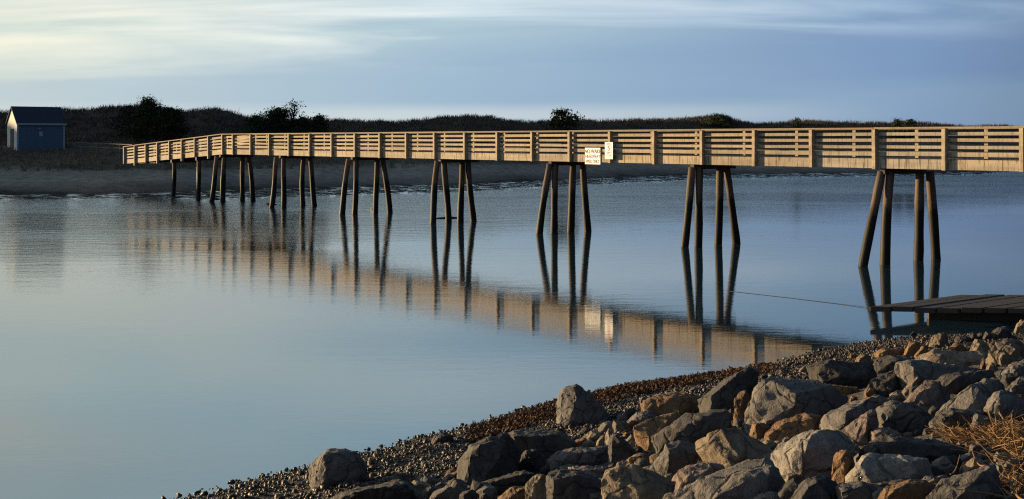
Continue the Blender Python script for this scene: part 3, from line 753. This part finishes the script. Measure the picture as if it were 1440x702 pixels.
rock('r_tan', 'narrow tan chip standing on the top right corner of the leaning boulder', [(1056,524),(1057,517),(1065,518),(1063,532),(1060,541)], None, .8, name='rock', sub=8)
rock('r_dark', 'wide dark slab in deep shade below the leaning boulder', [(922,612),(945,598),(965,583),(1000,578),(1022,578),(1030,596),(1000,612),(975,622),(935,628)])
rock('r_rust', 'ragged orange brown crag between the wide dark slab and the grey topped boulder', [(1033,580),(1035,558),(1041,547),(1051,552),(1057,565),(1054,592),(1046,592),(1038,588)], [(1044,560,.4),(1050,588,.4)], .6, name='rock')
rock('r_rust', 'small brown triangle rock left of the ragged orange crag', [(1011,593),(1019,579),(1028,576),(1036,580),(1034,594)], name='rock')
rock('r_grey', 'large grey topped boulder with a rough lit left face and black underside', [(1050,575),(1054,558),(1063,545),(1078,533),(1102,530),(1129,535),(1165,543),(1184,559),(1181,575),(1157,592),(1100,597),(1054,592)], [(1075,548,.2),(1119,553,.45),(1119,569,.5),(1062,569,.25),(1110,592,.1),(1150,565,.35)], 1.0)
rock('r_dark', 'broad dark slab with a sharp orange left corner, behind the large grey topped boulder', [(1139,517),(1155,510),(1180,507),(1220,512),(1233,520),(1228,535),(1205,545),(1170,542),(1152,535)], [(1157,530,.5),(1160,516,.3),(1215,530,.45)])
rock('r_tan', 'bright tan stone perched between gravel and dark slabs', [(1203,507),(1205,502),(1213,498),(1223,499),(1226,511),(1206,513)], name='rock')
rock('r_rust', 'low brown rock behind the long tan and grey boulder', [(1157,540),(1175,540),(1191,542),(1206,544),(1206,558),(1174,556)], name='rock')
rock('r_rust', 'small rounded orange stone sitting right of the large grey topped boulder', [(1195,562),(1198,557),(1204,557),(1207,563),(1203,568),(1197,567)], name='rock', sub=8)
rock('r_rust', 'long rusty brown boulder lit along its whole front', [(1079,613),(1083,598),(1100,590),(1130,582),(1155,586),(1161,592),(1153,608),(1123,614),(1097,613)], [(1100,600,.1),(1148,604,.5),(1145,592,.4)], .9)
rock('r_rust', 'small cube like dark rock with orange left side, left of the long rusty one', [(1055,611),(1058,597),(1066,595),(1083,597),(1079,618),(1068,618)], [(1063,599,.5),(1064,614,.5),(1079,600,.4)], .8, name='rock')
rock('r_tan', 'broad flat slab with sunlit tan top sloping to the right', [(979,622),(987,615),(1024,603),(1046,607),(1070,621),(1094,640),(1092,652),(1055,664),(1018,650),(990,634)], [(1005,622,.15),(1040,625,.35),(1085,645,.4),(1030,648,.45)])
rock('r_tan', 'craggy bright tan block at the left end of the broad flat slab', [(964,653),(968,642),(975,634),(990,622),(1003,615),(1014,623),(1018,636),(1000,650),(982,658)], [(1004,626,.35),(1006,642,.45),(985,655,.35)], jag=1.8)
rock('r_grey', 'rounded grey brown rock left of the craggy tan block', [(916,660),(927,641),(937,625),(960,620),(984,625),(972,640),(968,655),(948,672),(930,672)])
rock('r_tan', 'small bright tan stone left of the rounded grey brown rock', [(891,657),(893,649),(899,644),(910,645),(916,656),(906,661)], name='rock', sub=8)
rock('r_tan', 'block with a flat blue grey top and pitted yellow front at the bottom', [(850,684),(852,670),(857,658),(872,655),(892,656),(923,667),(946,677),(938,700),(912,706),(870,702)], [(858,664,.12),(909,684,.5),(908,703,.55),(938,690,.4),(856,684,.15)], .9, jag=1.7)
rock('r_pale', 'pale hump at the bottom edge in front of the pitted yellow block', [(848,702),(853,693),(861,687),(876,690),(902,702)], name='rock')
rock('r_grey', 'grey flat topped rock at the bottom edge left of the pale hump', [(821,702),(823,693),(835,690),(853,689),(855,702)], name='rock')
rock('r_pink', 'pinkish white peak behind the largest front boulder', [(943,688),(948,675),(955,663),(970,655),(1005,651),(1024,656),(1012,676),(985,692),(955,695)], [(960,670,.3),(990,672,.4),(975,688,.4)])
rock('r_grey', 'largest boulder, blue grey with a long sloping ridge, at the bottom centre edge', [(931,704),(943,692),(985,674),(1022,657),(1050,649),(1072,647),(1086,655),(1106,677),(1118,704)], [(990,682,.2),(1012,664,.12),(1005,700,.4),(1075,662,.4),(1095,690,.4)], 1.0)
rock('r_pink', 'crumbled pink rubble to the right of the largest boulder', [(1077,651),(1084,648),(1104,656),(1110,664),(1104,676),(1094,668)], name='rock', jag=1.8)
rock('r_tan', 'small tan wedge pointing down below the crumbled pink rubble', [(1103,680),(1108,664),(1121,663),(1119,680),(1115,690)], name='rock', sub=8)
rock('r_pale', 'big angular pale boulder with a bright square left face', [(1091,637),(1098,625),(1123,616),(1148,602),(1174,606),(1188,615),(1196,629),(1182,640),(1174,668),(1158,676),(1122,662),(1100,652)], [(1106,630,.25),(1131,630,.45),(1126,656,.5),(1160,625,.3),(1165,655,.4)], 1.0)
rock('r_tan', 'small pyramid stone tucked under the big angular pale boulder', [(1135,667),(1139,656),(1146,650),(1156,655),(1163,662),(1158,673),(1140,673)], name='rock')
rock('r_rust', 'bright orange slab standing on edge in the middle of the pile', [(1172,652),(1175,640),(1183,630),(1192,634),(1198,640),(1203,656),(1197,672),(1191,680),(1178,676),(1172,668)], [(1190,640,.45),(1192,674,.5),(1181,636,.1)], 1.0)
rock('r_pink', 'pink granite boulder with a pointed top, right of the angular pale one', [(1178,608),(1207,594),(1217,582),(1225,577),(1234,578),(1233,600),(1226,616),(1206,628),(1192,620)], [(1222,590,.3),(1215,615,.45),(1200,612,.25)])
rock('r_grey', 'long tan and grey boulder lying above the pink granite one', [(1155,590),(1163,581),(1189,571),(1206,563),(1228,558),(1234,571),(1215,584),(1190,600),(1163,600)], [(1172,586,.2),(1190,578,.4),(1188,596,.5),(1222,570,.3)])
rock('r_pink', 'reddish rough rock joining the pink granite boulder and the dark long slab', [(1223,619),(1226,607),(1236,602),(1250,602),(1267,610),(1252,618),(1232,624)], name='rock')
rock('r_dark', 'long dark slab in shadow beneath the reeds', [(1212,634),(1228,620),(1248,612),(1275,613),(1308,622),(1350,626),(1344,646),(1305,650),(1240,644)])
rock('r_pale', 'pale speckled oblong boulder, right of the orange slab', [(1194,676),(1194,662),(1214,652),(1217,641),(1225,638),(1256,644),(1301,645),(1307,668),(1282,675),(1240,677)], [(1216,655,.35),(1222,645,.25),(1290,652,.4),(1285,672,.45),(1210,673,.4)])
rock('r_grey', 'grey rounded stub at the right end of the pale speckled boulder', [(1305,668),(1306,654),(1320,652),(1333,660),(1325,667)], name='rock')
rock('r_rust', 'flat reddish brown rock under the pale speckled boulder', [(1235,692),(1247,684),(1265,679),(1282,675),(1300,676),(1314,683),(1307,700),(1265,702),(1240,700)])
rock('r_dark', 'smooth dark boulder at the bottom edge below the small pyramid stone', [(1112,704),(1126,678),(1138,672),(1162,671),(1180,684),(1187,704)])
rock('r_grey', 'dark grey slab with a lit upper lip, below the bright orange slab', [(1178,684),(1190,679),(1207,677),(1228,682),(1236,692),(1235,704),(1184,704)])
rock('r_pale', 'pale sliver of rock at the bottom edge inside the largest boulder shadow', [(1055,703),(1065,692),(1085,691),(1101,694),(1104,703)], name='rock')
rock('r_grey', 'big wedge at bottom right with a pale sunlit ridge rising to the reeds', [(1308,696),(1318,684),(1328,675),(1352,667),(1386,655),(1402,656),(1412,676),(1402,690),(1378,700),(1313,703)], [(1330,683,.12),(1350,675,.15),(1350,692,.4),(1395,665,.3),(1398,685,.4)])
rock('r_grey', 'little grey stone at the bottom edge, under the flat reddish rock', [(1262,703),(1270,697),(1286,697),(1290,703)], name='rock', sub=8)
# right part, going up to the float
rock('r_grey', 'long smooth boulder sloping up to the right, behind the reeds', [(1310,590),(1325,574),(1340,560),(1365,540),(1391,532),(1406,537),(1416,551),(1400,565),(1380,580),(1340,590)], [(1345,568,.2),(1390,545,.2),(1370,575,.45),(1400,556,.35)])
rock('r_grey', 'rounded grey boulder right of the long smooth one', [(1386,573),(1391,564),(1397,556),(1410,549),(1425,552),(1442,568),(1442,586),(1406,589),(1389,582)])
rock('r_rust', 'small upright brown chip between the long smooth boulder and the rounded grey one', [(1377,572),(1380,563),(1385,559),(1392,563),(1387,579),(1380,578)], name='rock', sub=8)
rock('r_grey', 'round topped grey boulder in the centre of the right hand pile', [(1228,582),(1240,571),(1254,566),(1284,567),(1305,578),(1314,590),(1304,604),(1255,608),(1235,598)])
rock('r_pink', 'double peaked pinkish boulder behind the round topped grey one', [(1270,567),(1282,554),(1293,545),(1303,535),(1310,541),(1319,538),(1336,556),(1333,569),(1290,574)], [(1298,552,.3),(1320,550,.3),(1300,568,.45)])
rock('r_tan', 'sharp tan peak left of the double peaked boulder', [(1268,551),(1274,543),(1282,535),(1290,530),(1292,542),(1278,554)], name='rock')
rock('r_grey', 'long flat dark grey slab with reddish left end', [(1262,516),(1268,510),(1284,507),(1337,515),(1370,517),(1388,520),(1350,531),(1316,536),(1290,535),(1266,533)], [(1272,515,.3),(1275,531,.4),(1340,524,.3),(1310,533,.4)])
rock('r_tan', 'flat slab with bright left end, uppermost of the long slabs', [(1287,509),(1300,500),(1316,493),(1331,496),(1380,495),(1406,500),(1405,513),(1380,516),(1312,514)], [(1312,503,.35),(1312,513,.45),(1390,508,.35)])
rock('r_tan', 'bright tan block with pointed top, nearest to the float', [(1364,493),(1368,484),(1373,476),(1382,479),(1393,491),(1390,497),(1369,497)], [(1378,484,.25),(1385,494,.4)])
rock('r_tan', 'big bright tan boulder at the right edge below the float', [(1393,493),(1400,484),(1409,477),(1425,476),(1444,486),(1444,503),(1429,506),(1406,500)], [(1412,484,.15),(1430,492,.4),(1425,503,.45)], jag=1.6)
rock('r_tan', 'small tan stone in front of the big bright tan boulder', [(1405,503),(1408,497),(1414,495),(1421,498),(1422,512),(1408,513)], name='rock', sub=8)
rock('r_grey', 'grey boulder with bright left corner at the right edge', [(1409,525),(1413,518),(1419,513),(1444,505),(1446,522),(1428,532),(1414,530)], [(1422,524,.45),(1421,517,.3),(1440,515,.35)])
rock('r_tan', 'little bright tan triangle right of the long flat dark grey slab', [(1386,521),(1389,514),(1394,509),(1403,518),(1398,524)], name='rock', sub=8)
rock('r_rust', 'thin upright red brown chip beside the little bright tan triangle', [(1379,521),(1380,506),(1384,502),(1387,520)], None, 1.0, name='rock', sub=8)
rock('r_rust', 'orange triangular rock at the top of the pile near the marker', [(1286,500),(1292,493),(1298,486),(1309,496),(1306,504),(1290,505)], name='rock')
rock('r_rust', 'brown blocky rock left of the orange triangular one', [(1272,497),(1275,488),(1279,481),(1288,480),(1296,488),(1290,502),(1276,502)], name='rock')
rock('r_tan', 'yellowish rock at the water edge with a dark right half', [(1308,481),(1311,474),(1316,470),(1331,468),(1332,481),(1322,486),(1311,485)], [(1320,474,.45),(1321,484,.5)], name='rock')
rock('r_dark', 'flat dark stone at the water edge between yellowish and spiky rocks', [(1343,477),(1347,473),(1358,473),(1367,476),(1366,482),(1346,482)], name='rock', sub=8)
rock('r_rust', 'brown stone just below the flat dark stone at the water edge', [(1336,488),(1344,482),(1355,484),(1356,494),(1342,496)], name='rock', sub=8)
rock('r_dark', 'spiky dark stone pointing up at the water edge', [(1365,478),(1367,466),(1374,472),(1376,480)], name='rock', sub=8)
rock('r_dark', 'dark little block just right of the spiky stone', [(1373,474),(1377,468),(1381,467),(1385,475),(1380,479)], name='rock', sub=8)
rock('r_dark', 'dark cone shaped stone second to the right of the spiky one', [(1382,474),(1387,466),(1393,469),(1396,475),(1390,480)], name='rock', sub=8)
rock('r_dark', 'large dark boulder at the water edge right under the float', [(1392,472),(1397,465),(1406,460),(1419,459),(1423,471),(1408,478),(1396,477)])
rock('r_tan', 'tan boulder at the right edge touching the float', [(1426,467),(1430,456),(1436,450),(1446,449),(1447,468)])
rock('r_dark', 'blackish boulder left of the long flat slab with reddish end', [(1228,514),(1234,505),(1248,500),(1284,501),(1292,511),(1271,523),(1237,522)])
rock('r_rust', 'low brown stone behind the blackish boulder', [(1231,497),(1241,490),(1258,489),(1270,491),(1271,501),(1233,503)], name='rock')
rock('r_dark', 'tilted dark slab with a lit upper edge, below the blackish boulder', [(1218,546),(1226,535),(1243,526),(1263,520),(1273,534),(1268,550),(1231,554)], [(1240,540,.3),(1263,530,.3),(1255,549,.45)])
rock('r_dark', 'dark flat rock draped with brown weed under the long flat grey slab', [(1314,537),(1329,527),(1348,525),(1391,521),(1397,528),(1370,537),(1340,550),(1320,545)])
rock('r_grey', 'thin grey slab on top of the long smooth boulder', [(1365,540),(1378,532),(1397,525),(1401,534),(1376,543)], name='rock')
rock('r_grey', 'grey boulder at the right edge behind the rounded grey one', [(1414,547),(1424,537),(1434,530),(1446,530),(1447,562),(1425,558)])
rock('r_dark', 'dark rock wedged under the grey boulder with bright left corner', [(1407,536),(1412,526),(1434,525),(1438,535),(1419,545)], name='rock')
rock('r_grey', 'grey block sticking out of the top of the reed heap', [(1367,597),(1372,582),(1391,585),(1406,592),(1404,604),(1370,606)], name='rock')
rock('r_dark', 'dark slab between the long smooth boulder and the reed heap', [(1314,590),(1337,575),(1359,577),(1382,580),(1374,600),(1328,606)])
rock('r_grey', 'grey block left of the tilted sharp peaks, right of the low brown rock', [(1218,563),(1233,554),(1253,564),(1250,577),(1231,582)], name='rock')
rock('r_pink', 'small reddish rock between the grey block and the sharp tan peak', [(1252,555),(1264,548),(1274,561),(1264,569),(1254,566)], name='rock', sub=8)
rock('r_rust', 'small brown cube under the tilted dark slab', [(1216,552),(1219,546),(1232,546),(1234,558),(1220,562)], name='rock', sub=8)
rock('r_grey', 'large pointed grey boulder standing in the gravel at the water edge', [(785,576),(787,556),(795,547),(801,536),(812,542),(833,551),(851,571),(844,583),(809,589),(788,590)], [(790,562,.15),(808,552,.35),(840,570,.3),(805,586,.45)])
rock('r_tan', 'thin tan sliver left of the upright shard', [(837,629),(840,620),(845,614),(850,613),(848,624),(842,632)], None, 1.0, name='rock', sub=8)

# rubble filling the gaps, placed between the boulders
REG = [(455,702),(560,676),(650,664),(700,612),(860,600),(912,556),(1000,546),(1050,518),(1140,508),(1270,482),(1360,474),(1440,464),(1440,702)]
def inside(x, y, P):
    c = False; j = len(P)-1
    for i in range(len(P)):
        if (P[i][1] > y) != (P[j][1] > y) and x < (P[j][0]-P[i][0])*(y-P[i][1])/(P[j][1]-P[i][1])+P[i][0]: c = not c
        j = i
    return c
rf = random.Random(21); nf = 0; tries = 0; FP = []
while nf < 185 and tries < 8000:
    tries += 1
    x, y = rf.uniform(455, 1445), rf.uniform(466, 702)
    if not inside(x, y, REG) or any(inside(x, y, P) for P in RK): continue
    if any(abs(x-a)+abs(y-b) < 9 for a, b in FP): continue
    sc_ = (y-380)/300; rx = rf.uniform(8, 19)*sc_; ry = rx*rf.uniform(.5, .85); n = rf.randint(6, 8)
    P = [(x+math.cos(2*math.pi*i/n+.3)*rx*rf.uniform(.75, 1.2), y+math.sin(2*math.pi*i/n+.3)*ry*rf.uniform(.75, 1.2)) for i in range(n)]
    o = hull_rock('rubble_stone', rf.choice(['r_dark', 'r_dark', 'r_grey', 'r_grey', 'r_rust', 'r_tan']), P, None, .9, seed=300+nf, sub=6)
    tag(o, 'small broken stone wedged in a gap between the bigger boulders', 'stone', 'rubble between the boulders')
    FP.append((x, y)); nf += 1

# ------------------------------------------------------------------ pebbles, weed, reeds
t_ = (1+5**.5)/2
IV = np.array([(-1,t_,0),(1,t_,0),(-1,-t_,0),(1,-t_,0),(0,-1,t_),(0,1,t_),(0,-1,-t_),(0,1,-t_),(t_,0,-1),(t_,0,1),(-t_,0,-1),(-t_,0,1)], float); IV /= np.linalg.norm(IV[0])
IF = np.array([(0,11,5),(0,5,1),(0,1,7),(0,7,10),(0,10,11),(1,5,9),(5,11,4),(11,10,2),(10,7,6),(7,1,8),(3,9,4),(3,4,2),(3,2,6),(3,6,8),(3,8,9),(4,9,5),(2,4,11),(6,2,10),(8,6,7),(9,8,1)])
def shore_pts(n, d0, d1, x0=-6, x1=13, bias=1.0):
    out = []
    while len(out) < n:
        m = 4000
        X = rng.uniform(x0, x1, m); Y = rng.uniform(9, 32, m); d = shore_d(X, Y)
        ok = (d > d0) & (d < d1) & (np.abs(X/Y) < .47)
        out += list(zip(X[ok], Y[ok], d[ok]))
    return np.array(out[:n])
PT = shore_pts(38000, -.2, 3.3)
m = len(PT)
sz = np.exp(rng.normal(math.log(.0145), .45, m)).clip(.007, .055)
gz = np.interp(PT[:, 2], PD, PH)+np.array([(noise.noise(Vector((x*1.3, y*1.3, 0)))*.06+noise.noise(Vector((x*4, y*4, 3)))*.025)*(.35 if d < .6 else 1)*min(1, max(0, (d+3)/3)) for x, y, d in PT])
R3 = rng.normal(0, 1, (m, 3, 3)); Qm, _ = np.linalg.qr(R3)
S = np.stack([sz*rng.uniform(.9, 1.5, m), sz*rng.uniform(.8, 1.2, m), sz*rng.uniform(.5, .9, m)], -1)
V = IV[None]*S[:, None, :]*rng.uniform(.8, 1.15, (m, 12, 1))
V = np.einsum('mij,mkj->mki', Qm, V)+np.stack([PT[:, 0], PT[:, 1], gz+sz*.25], -1)[:, None, :]
FF = (np.arange(m)[:, None, None]*12+IF[None]).reshape(-1, 3)
tag(np_mesh('pebbles', V.reshape(-1, 3), FF, M['pebble']), 'brown and grey pebbles covering the beach along the water edge', 'pebbles', kind='stuff')
# brown weed cast up in a band along the water line
PT = shore_pts(30000, .0, 1.1, -.6, 4.8)
k = np.array([.15+.30*noise.noise(Vector((x*.9, y*.9, 4))) for x, y, d in PT])
PT = PT[np.abs(PT[:, 2]-.5-k*.5) < .30*rng.uniform(0, 1.8, len(PT))+np.abs(k)*.9]
m = len(PT); gz = np.interp(PT[:, 2], PD, PH)
a = rng.uniform(0, 2*np.pi, m); L = rng.uniform(.02, .07, m)
base = np.stack([PT[:, 0], PT[:, 1], gz+rng.uniform(-.01, .035, m)], -1)
dv = np.stack([np.cos(a)*L, np.sin(a)*L, rng.uniform(-.01, .05, m)], -1); sv = np.stack([-np.sin(a), np.cos(a), rng.uniform(-1, 1, m)], -1)*.009
V = np.stack([base-sv, base+sv, base+dv+sv*.7, base+dv-sv*.7], 1).reshape(-1, 3)
tag(np_mesh('seaweed', V, np.arange(m*4).reshape(-1, 4), M['seaweed']), 'rusty brown seaweed washed up in a band along the water edge', 'seaweed', kind='stuff')
# heap of dry reeds caught on the rocks
def reed_ribbons(n, poly, lmin, lmax, seed):
    r = np.random.default_rng(seed); V = []; Fc = []
    got = 0
    while got < n:
        px, py = r.uniform(1300, 1450), r.uniform(570, 702)
        if not inside(px, py, poly): continue
        Y = ground_hit(px, py+6)-r.uniform(.05, .3); p = np.array(pix(px, py, Y))
        a = r.normal(-.35, .9) if r.random() < .7 else r.uniform(0, 6.28); L = r.uniform(lmin, lmax)
        d = np.array([math.cos(a), r.normal(0, .8), math.sin(a)*.28]); d /= np.linalg.norm(d)
        c = r.normal(0, .6, 3); wv = np.cross(d, r.normal(0, 1, 3)); wv *= r.uniform(.0010, .0028)/np.linalg.norm(wv)
        b = len(V)
        for i in range(5):
            u = (i/4-.5); q = p+d*L*u+c*L*(u*u)*1.2; V += [q-wv, q+wv]
        for i in range(4): Fc.append((b+2*i, b+2*i+1, b+2*i+3, b+2*i+2))
        got += 1
    return np.array(V), Fc
RP = [(1322,606),(1345,604),(1360,602),(1372,604),(1390,598),(1402,592),(1420,596),(1442,592),(1444,640),(1425,632),(1400,628),(1375,624),(1350,620),(1325,616)]
V, Fc = reed_ribbons(900, RP, .07, .26, 3)
V2, Fc2 = reed_ribbons(90, [(1400,640),(1446,640),(1446,702),(1415,702)], .15, .5, 4)
tag(np_mesh('reeds', np.concatenate([V, V2]), Fc+[tuple(i+len(V) for i in f) for f in Fc2], M['reed']), 'heap of dry straw coloured reeds caught on the rocks at the right edge', 'dry reeds', kind='stuff')
def stalk(p0, p1, dy0, dy1, label, r=.006, sag=.03):
    a = pix(p0[0], p0[1], ground_hit(p0[0], p0[1]+5)-dy0); b = pix(p1[0], p1[1], ground_hit(p1[0], p1[1]+5)-dy1)
    o_ = a.copy(); mb = MB()
    mb.tube([tuple(a.lerp(b, i/6)-o_+Vector((0, 0, -sag*math.sin(math.pi*i/6)))) for i in range(7)], [r*(1-.5*i/6) for i in range(7)], 6)
    tag(mb.build('reed_stalk', M['reed'], None, o_, True), label, 'reed stalk', 'loose reed stalks')
stalk((1446,622), (1405,580), .35, .5, 'thick pale reed stalk slanting over the top of the heap at the right edge', .010)
stalk((1350,625), (1371,597), .5, .4, 'thin reed stalk leaning right across the middle of the heap')
stalk((1337,667), (1350,640), .45, .4, 'short reed stalk standing on the big wedge left of the heap', .005)
stalk((1301,646), (1308,624), .3, .3, 'thin reed stalk crossing the long dark slab', .004)
stalk((1440,704), (1418,668), .5, .5, 'reed stalk hanging down to the bottom right corner', .007)
stalk((1312,588), (1338,580), .4, .3, 'reed stalk lying on the dark slab above the heap', .006)
stalk((1384,655), (1367,634), .5, .5, 'reed stalk drooping from the heap onto the big wedge', .005)
# ------------------------------------------------------------------ sky, sun, camera
WR = 35
sdir = Vector((math.cos(SUN_AZ)*math.cos(SUN_EL), math.sin(SUN_AZ)*math.cos(SUN_EL), math.sin(SUN_EL)))
sun = bpy.data.lights.new('sun', 'SUN'); sun.energy = 5.0; sun.angle = math.radians(.55); sun.color = (1.0, .70, .36)
so = bpy.data.objects.new('sun', sun); COL.objects.link(so); so.rotation_euler = sdir.to_track_quat('Z', 'Y').to_euler()
wd = bpy.data.worlds.new('World'); scn.world = wd; wd.use_nodes = True
nt = wd.node_tree; bg = nt.nodes['Background']; bg.inputs['Strength'].default_value = .062
sky = nt.nodes.new('ShaderNodeTexSky'); sky.sky_type = 'NISHITA'; sky.sun_disc = False
sky.sun_elevation = SUN_EL; sky.sun_rotation = math.pi/2-SUN_AZ
sky.altitude = 0; sky.air_density = 1.0; sky.dust_density = .6; sky.ozone_density = 2.2
geo = nt.nodes.new('ShaderNodeTexCoord'); sep = nt.nodes.new('ShaderNodeSeparateXYZ'); nt.links.new(geo.outputs['Generated'], sep.inputs[0])
zp = math_node(nt, 'MAXIMUM', sep.outputs[2], 0.0)
zc = math_node(nt, 'ADD', zp, .16)
cu = math_node(nt, 'DIVIDE', sep.outputs[0], zc); cv = math_node(nt, 'DIVIDE', sep.outputs[1], zc)
cmb = nt.nodes.new('ShaderNodeCombineXYZ'); nt.links.new(cu, cmb.inputs[0]); nt.links.new(cv, cmb.inputs[1])
def cloud(scale, rot, loc, sc, detail, dist, stops):
    mp = nt.nodes.new('ShaderNodeMapping'); nt.links.new(cmb.outputs[0], mp.inputs[0])
    mp.inputs['Scale'].default_value = scale; mp.inputs['Rotation'].default_value = (0, 0, rot); mp.inputs['Location'].default_value = loc
    return ramp(nt, tex(nt, mp.outputs[0], sc, detail, .55, dist), stops)
dot = nt.nodes.new('ShaderNodeVectorMath'); dot.operation = 'DOT_PRODUCT'; nt.links.new(geo.outputs['Generated'], dot.inputs[0]); dot.inputs[1].default_value = sdir
near = math_node(nt, 'ADD', math_node(nt, 'MULTIPLY', dot.outputs['Value'], .5), .5)
# thin veil of stratus over the lower sky, streaky cirrus above it and a blue-grey bank low on the side away from the sun
veil = ramp(nt, zp, [(0.0, .82), (.30, .84), (.46, .12), (1.0, .03)])
vcol = ramp(nt, near, [(.0, (.025, .04, .075)), (.40, (.04, .07, .13)), (.56, (.20, .33, .52)), (.74, (.43, .57, .65)), (.88, (.57, .67, .62)), (1.0, (1.0, .85, .55))])
hi = ramp(nt, near, [(.0, (.02, .035, .07)), (.40, (.035, .06, .11)), (.58, (.24, .47, .74)), (.75, (.54, .86, 1.05)), (.9, (.80, 1.05, 1.08)), (1.0, (.75, .85, .8))])
vcol = mix(nt, ramp(nt, zp, [(.11, 0.0), (.26, 1.0)]), vcol, hi)
strip = math_node(nt, 'MULTIPLY', ramp(nt, zp, [(.013, 0.0), (.021, .45), (.031, 0.0)]), ramp(nt, near, [(.56, 0.0), (.74, 1.0), (.9, .6)]))
vcol = mix(nt, 1.0, vcol, (10, 10, 10), 'MULTIPLY')
wisp = cloud((.5, 1.9, 1), math.radians(WR), (3.1, .4, 0), 1.0, 6, .5, [(.44, 0.0), (.66, .85)])
wisp = math_node(nt, 'MULTIPLY', wisp, ramp(nt, zp, [(.02, .15), (.07, 1.0), (.4, .6), (.7, .1)]))
nb = tex(nt, cmb.outputs[0], .55, 5, .55, .4)
zz = math_node(nt, 'SUBTRACT', zp, math_node(nt, 'MULTIPLY', sep.outputs[0], .05))
zz = math_node(nt, 'ADD', zz, math_node(nt, 'MULTIPLY', math_node(nt, 'SUBTRACT', nb, .5), .045))
bank = ramp(nt, zz, [(.018, 0.0), (.034, .85), (.064, .9), (.094, 0.0)])
patch = cloud((.45, 1.5, 1), math.radians(WR), (5.7, 2.2, 0), 1.0, 5, .5, [(.46, 0.0), (.64, .7)])
patch = math_node(nt, 'MULTIPLY', patch, ramp(nt, zp, [(.07, 0.0), (.095, 1.0), (.3, .7), (.6, .1)]))
bank = math_node(nt, 'MAXIMUM', bank, patch)
wisp = math_node(nt, 'MULTIPLY', wisp, ramp(nt, zz, [(.058, .05), (.085, 1.0)]))
wcol = mix(nt, 1.0, ramp(nt, near, [(.40, (.05, .08, .13)), (.56, (.42, .54, .68)), (.74, (.72, .79, .80)), (.9, (.88, .81, .62))]), (10, 10, 10), 'MULTIPLY')
bcol = mix(nt, 1.0, ramp(nt, near, [(.40, (.03, .05, .1)), (.56, (.165, .26, .43)), (.742, (.28, .40, .52)), (.84, (.39, .49, .55)), (.92, (.50, .56, .54))]), (10, 10, 10), 'MULTIPLY')
c = mix(nt, veil, sky.outputs[0], vcol)
c = mix(nt, bank, c, bcol)
c = mix(nt, wisp, c, wcol)
c = mix(nt, strip, c, (6.9, 6.9, 6.6))
nt.links.new(c, bg.inputs['Color'])
cam = bpy.data.cameras.new('camera'); co = bpy.data.objects.new('camera', cam); COL.objects.link(co)
co.location = (0, 0, EYE); co.rotation_euler = (math.pi/2, 0, 0)
cam.sensor_fit = 'HORIZONTAL'; cam.sensor_width = 36; cam.lens = 36*F/1440
cam.shift_y = -(351-HZ)/1440
cam.clip_end = 9000; scn.camera = co
scn.view_settings.view_transform = 'Standard'; scn.view_settings.look = 'None'; scn.view_settings.exposure = .95; scn.view_settings.gamma = 1
scn.view_settings.use_curve_mapping = False
scn.cycles.use_denoising = False; scn.cycles.filter_width = 1.2; scn.cycles.max_bounces = 6
